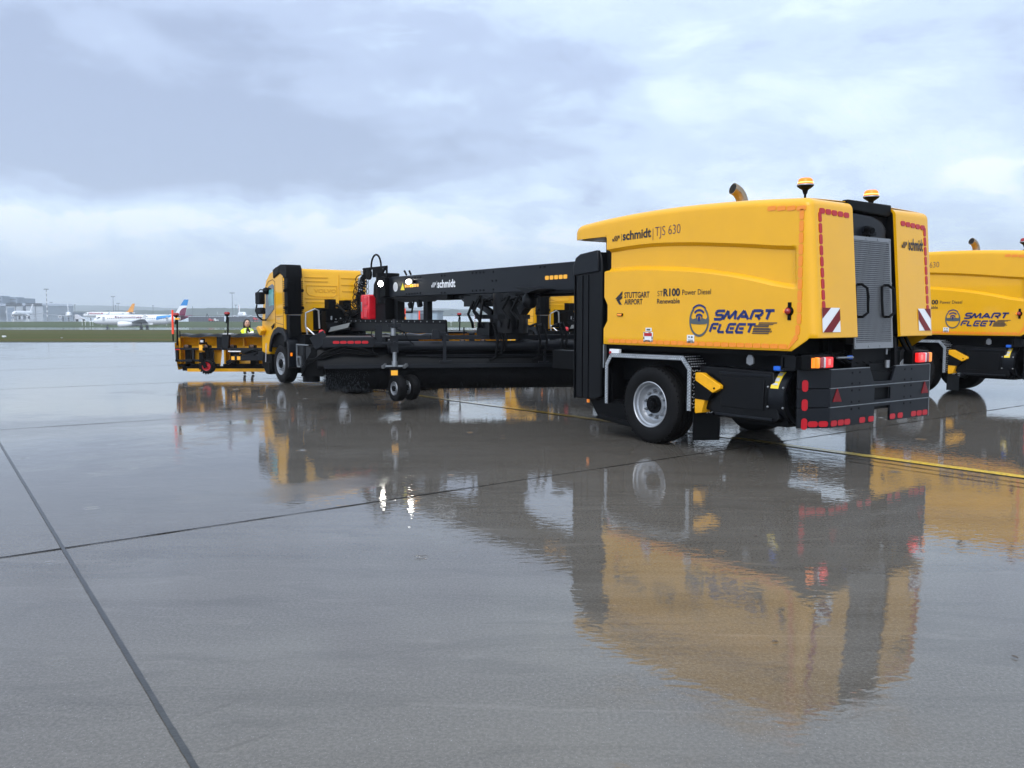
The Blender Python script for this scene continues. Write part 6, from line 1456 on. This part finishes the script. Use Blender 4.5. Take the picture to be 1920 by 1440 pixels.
# grey building, church and wind mast seen under the beam
t, a, b, h = rbox('terminal_building', 'long low grey-blue building seen under the beam', 'building', 712, 822, 584, 0, 420, 40, HB, z0=gz(420)); y = 420
BW = mat('office_cladding', (.22, .27, .34), .5); GW = mat('office_glass', (.30, .38, .46), .2)
mb = MB(); mb.box(a, b, y, y + 30, 0, h); w = mb.build('wall', BW, t); mb = MB(); mb.box(a - .6, b + .6, y - .8, y + 31, h, h + .5); mb.build('roof', mat('roof_grey', (.12, .14, .17), .6), t)
for k in range(9): x = a + (b - a) * (k + .12) / 9; mb = MB(); mb.box(x, x + (b - a) * .075, y - .15, y, h * .30, h * .86); mb.build('window', GW if k % 3 else HD, w)
t, a, b, h = rbox('church', 'distant church with a thin pointed spire on the far ridge', 'church', 868, 885, 587, 0, 1700, 20, HB, z0=5); y = 1700; mb = MB(); mb.prism([(a, 0), (a, h * .7), ((a + b) / 2, h), (b, h * .7), (b, 0)], y, y + 15); mb.build('nave', HD, t); x = (880 - 960) / FPX * y; mb = MB(); mb.box(x - 2, x + 2, y - 3, y + 2, 0, h); mb.cyl((x, y, h), (x, y, h + 9), 2.2, .1, 6); mb.build('spire', HD, t)
for i, (u, w_, v0) in enumerate([(856, 6, 588), (866, 5, 587.5), (891, 6, 588.5), (899, 5, 588), (848, 5, 588.6)]):
    t, a, b, h = rbox('house', ['small distant house left of the church', 'distant house against the church nave', 'distant house right of the church', 'rightmost distant house under the beam', 'leftmost distant house under the beam'][i], 'house', u - w_ / 2, u + w_ / 2, v0, 0, 1500, 12, HB, 'distant houses under the beam', z0=4.2); y = 1500
    mb = MB(); mb.box(a, b, y, y + 10, 0, h * .7); mb.build('wall', HB, t); mb = MB(); mb.prism([(a - .5, h * .7), ((a + b) / 2, h), (b + .5, h * .7)], y - .5, y + 10.5); mb.build('roof', HD, t)
y = 190; x = (890.5 - 960) / FPX * y; g = gz(y); t = thing('wind_mast', 'thin red and white mast with crossed arms on the grass under the beam', 'wind mast', (x, y, g)); FRAME[:] = [x, y, False]
mb = MB(); zt = CH + (HZ - 588) / FPX * y - g
for k in range(8): mb.cyl((x, y, zt * k / 8), (x, y, zt * (k + .5) / 8), .05, n=6)
mb.build('white_section', WHT, t); mb = MB()
for k in range(8): mb.cyl((x, y, zt * (k + .5) / 8), (x, y, zt * (k + 1) / 8), .052, n=6)
mb.build('red_section', RDT, t); mb = MB(); mb.bar((x - .6, y, zt * .72), (x + .3, y, zt * .62), .06); mb.bar((x - .2, y, zt * .62), (x + 1.0, y, zt * .5), .05); mb.build('cross_arm', CLR, t)
# red and white service vehicles by the blast fence
for (u, y, m, lab, w_) in [(397, 560, REDP, 'small red service truck by the far blast fence', 9), (406, 556, WHT, 'pale flat trailer behind the red service truck', 7), (480, 600, REDP, 'red tug beyond the plow, near the truck mirrors', 8)]:
    x = (u - 960) / FPX * y; g = gz(y + 2); L = w_ / FPX * y; t = thing('service_truck', lab, 'service vehicle', (x, y, g)); FRAME[:] = [x, y, False]
    mb = MB(); mb.box(x - L / 2, x + L / 2, y, y + 2, .5, 1.3); mb.box(x - L / 2, x - L / 4, y, y + 2, 1.3, 2.2); mb.build('body', m, t, bevel=.1); mb = MB(); mb.box(x - L / 2 + .1, x - L / 4 - .1, y - .05, y + 2.05, 1.5, 2.0); mb.build('cab_window', PD, t)
    for dx in (-.35, .35): mb = MB(); mb.cyl((x + L * dx, y - .05, .42), (x + L * dx, y + .3, .42), .42, n=14); mb.build('wheel', RUB, t)
# passenger steps next to the parked airliner
y = 600; x = (152 - 960) / FPX * y; g = gz(y); t = thing('passenger_steps', 'white passenger steps parked beside the airliner at the left', 'passenger steps', (x, y, g)); FRAME[:] = [x, y, False]
mb = MB(); mb.prism([(x - 3.5, .8), (x + 3.2, .8), (x - 2, 4.2), (x - 3.5, 4.2)], y, y + 2); mb.build('stair', CLR, t); mb = MB()
for dx in (-2.4, 2.2): mb.cyl((x + dx, y - .1, .45), (x + dx, y + 2, .45), .45, n=12)
mb.build('wheel', RUB, t)
# signs and lights in the grass
for (u, v, w_, h_, m, nm, lab) in [(8, 631.5, 6.5, 4.5, WHT, 'taxiway_sign', 'small white board in the near grass at the left edge'), (116, 634, 3, 1.2, WHT, 'edge_light', 'tiny pale light fitting in the near grass')]:
    d = None
    for k in range(58, 300):
        if HZ + (CH - gz(k)) / k * FPX < v + h_ / 2: d = k; break
    d = d or 80; x = (u - 960) / FPX * d; g = gz(d); t = thing(nm, lab, 'sign' if h_ > 2 else 'ground light', (x, d, g)); FRAME[:] = [x, d, False]
    mb = MB(); mb.box(x - w_ / 2 / FPX * d, x + w_ / 2 / FPX * d, d, d + .15, .08, h_ / FPX * d); mb.build('board', m, t, bevel=.01); mb = MB(); mb.box(x - .03, x + .03, d + .04, d + .1, 0, .1); mb.build('foot', STL, t)
fr = None; k = 0
for (u, y) in [(156, 440), (162, 438), (171, 430), (176, 428), (192.5, 440), (314, 430), (895, 430), (905, 440), (846, 420)]:
    x = (u - 960) / FPX * y; g = gz(y); hh = [2.6, 3.6, 2.8, 3.0, 2.6, 2.2, 2.0, 2.4, 2.0][k]
    if fr is None:
        fr = thing('frangible_mast', 'small white approach equipment mast in the far grass', 'equipment mast', (x, y, g), 0, 'small white masts in the far grass'); FRAME[:] = [x, y, False]
        mb = MB(); mb.bar((x, y, 0), (x, y, 2.4), .14); mb.build('post', WHT, fr); mb = MB(); mb.box(x - .5, x + .5, y - .1, y + .1, 2.0, 2.5); mb.build('cross_head', WHT, fr); c_ = fr
    else: c_ = copy_tree(fr); c_.location = (x, y, g)
    c_['label'] = ['small white mast, first of the row left of the taxiing nose', 'tallest small white mast in the far grass by the nose', 'small white mast below the nose of the airliner', 'small white mast just right of the one below the nose', 'small white mast under the front fuselage', 'small white mast beneath the burgundy tail', 'small white mast right of the wind mast', 'farthest right small white mast under the beam', 'small white mast just right of the deck tray'][k]
    k += 1
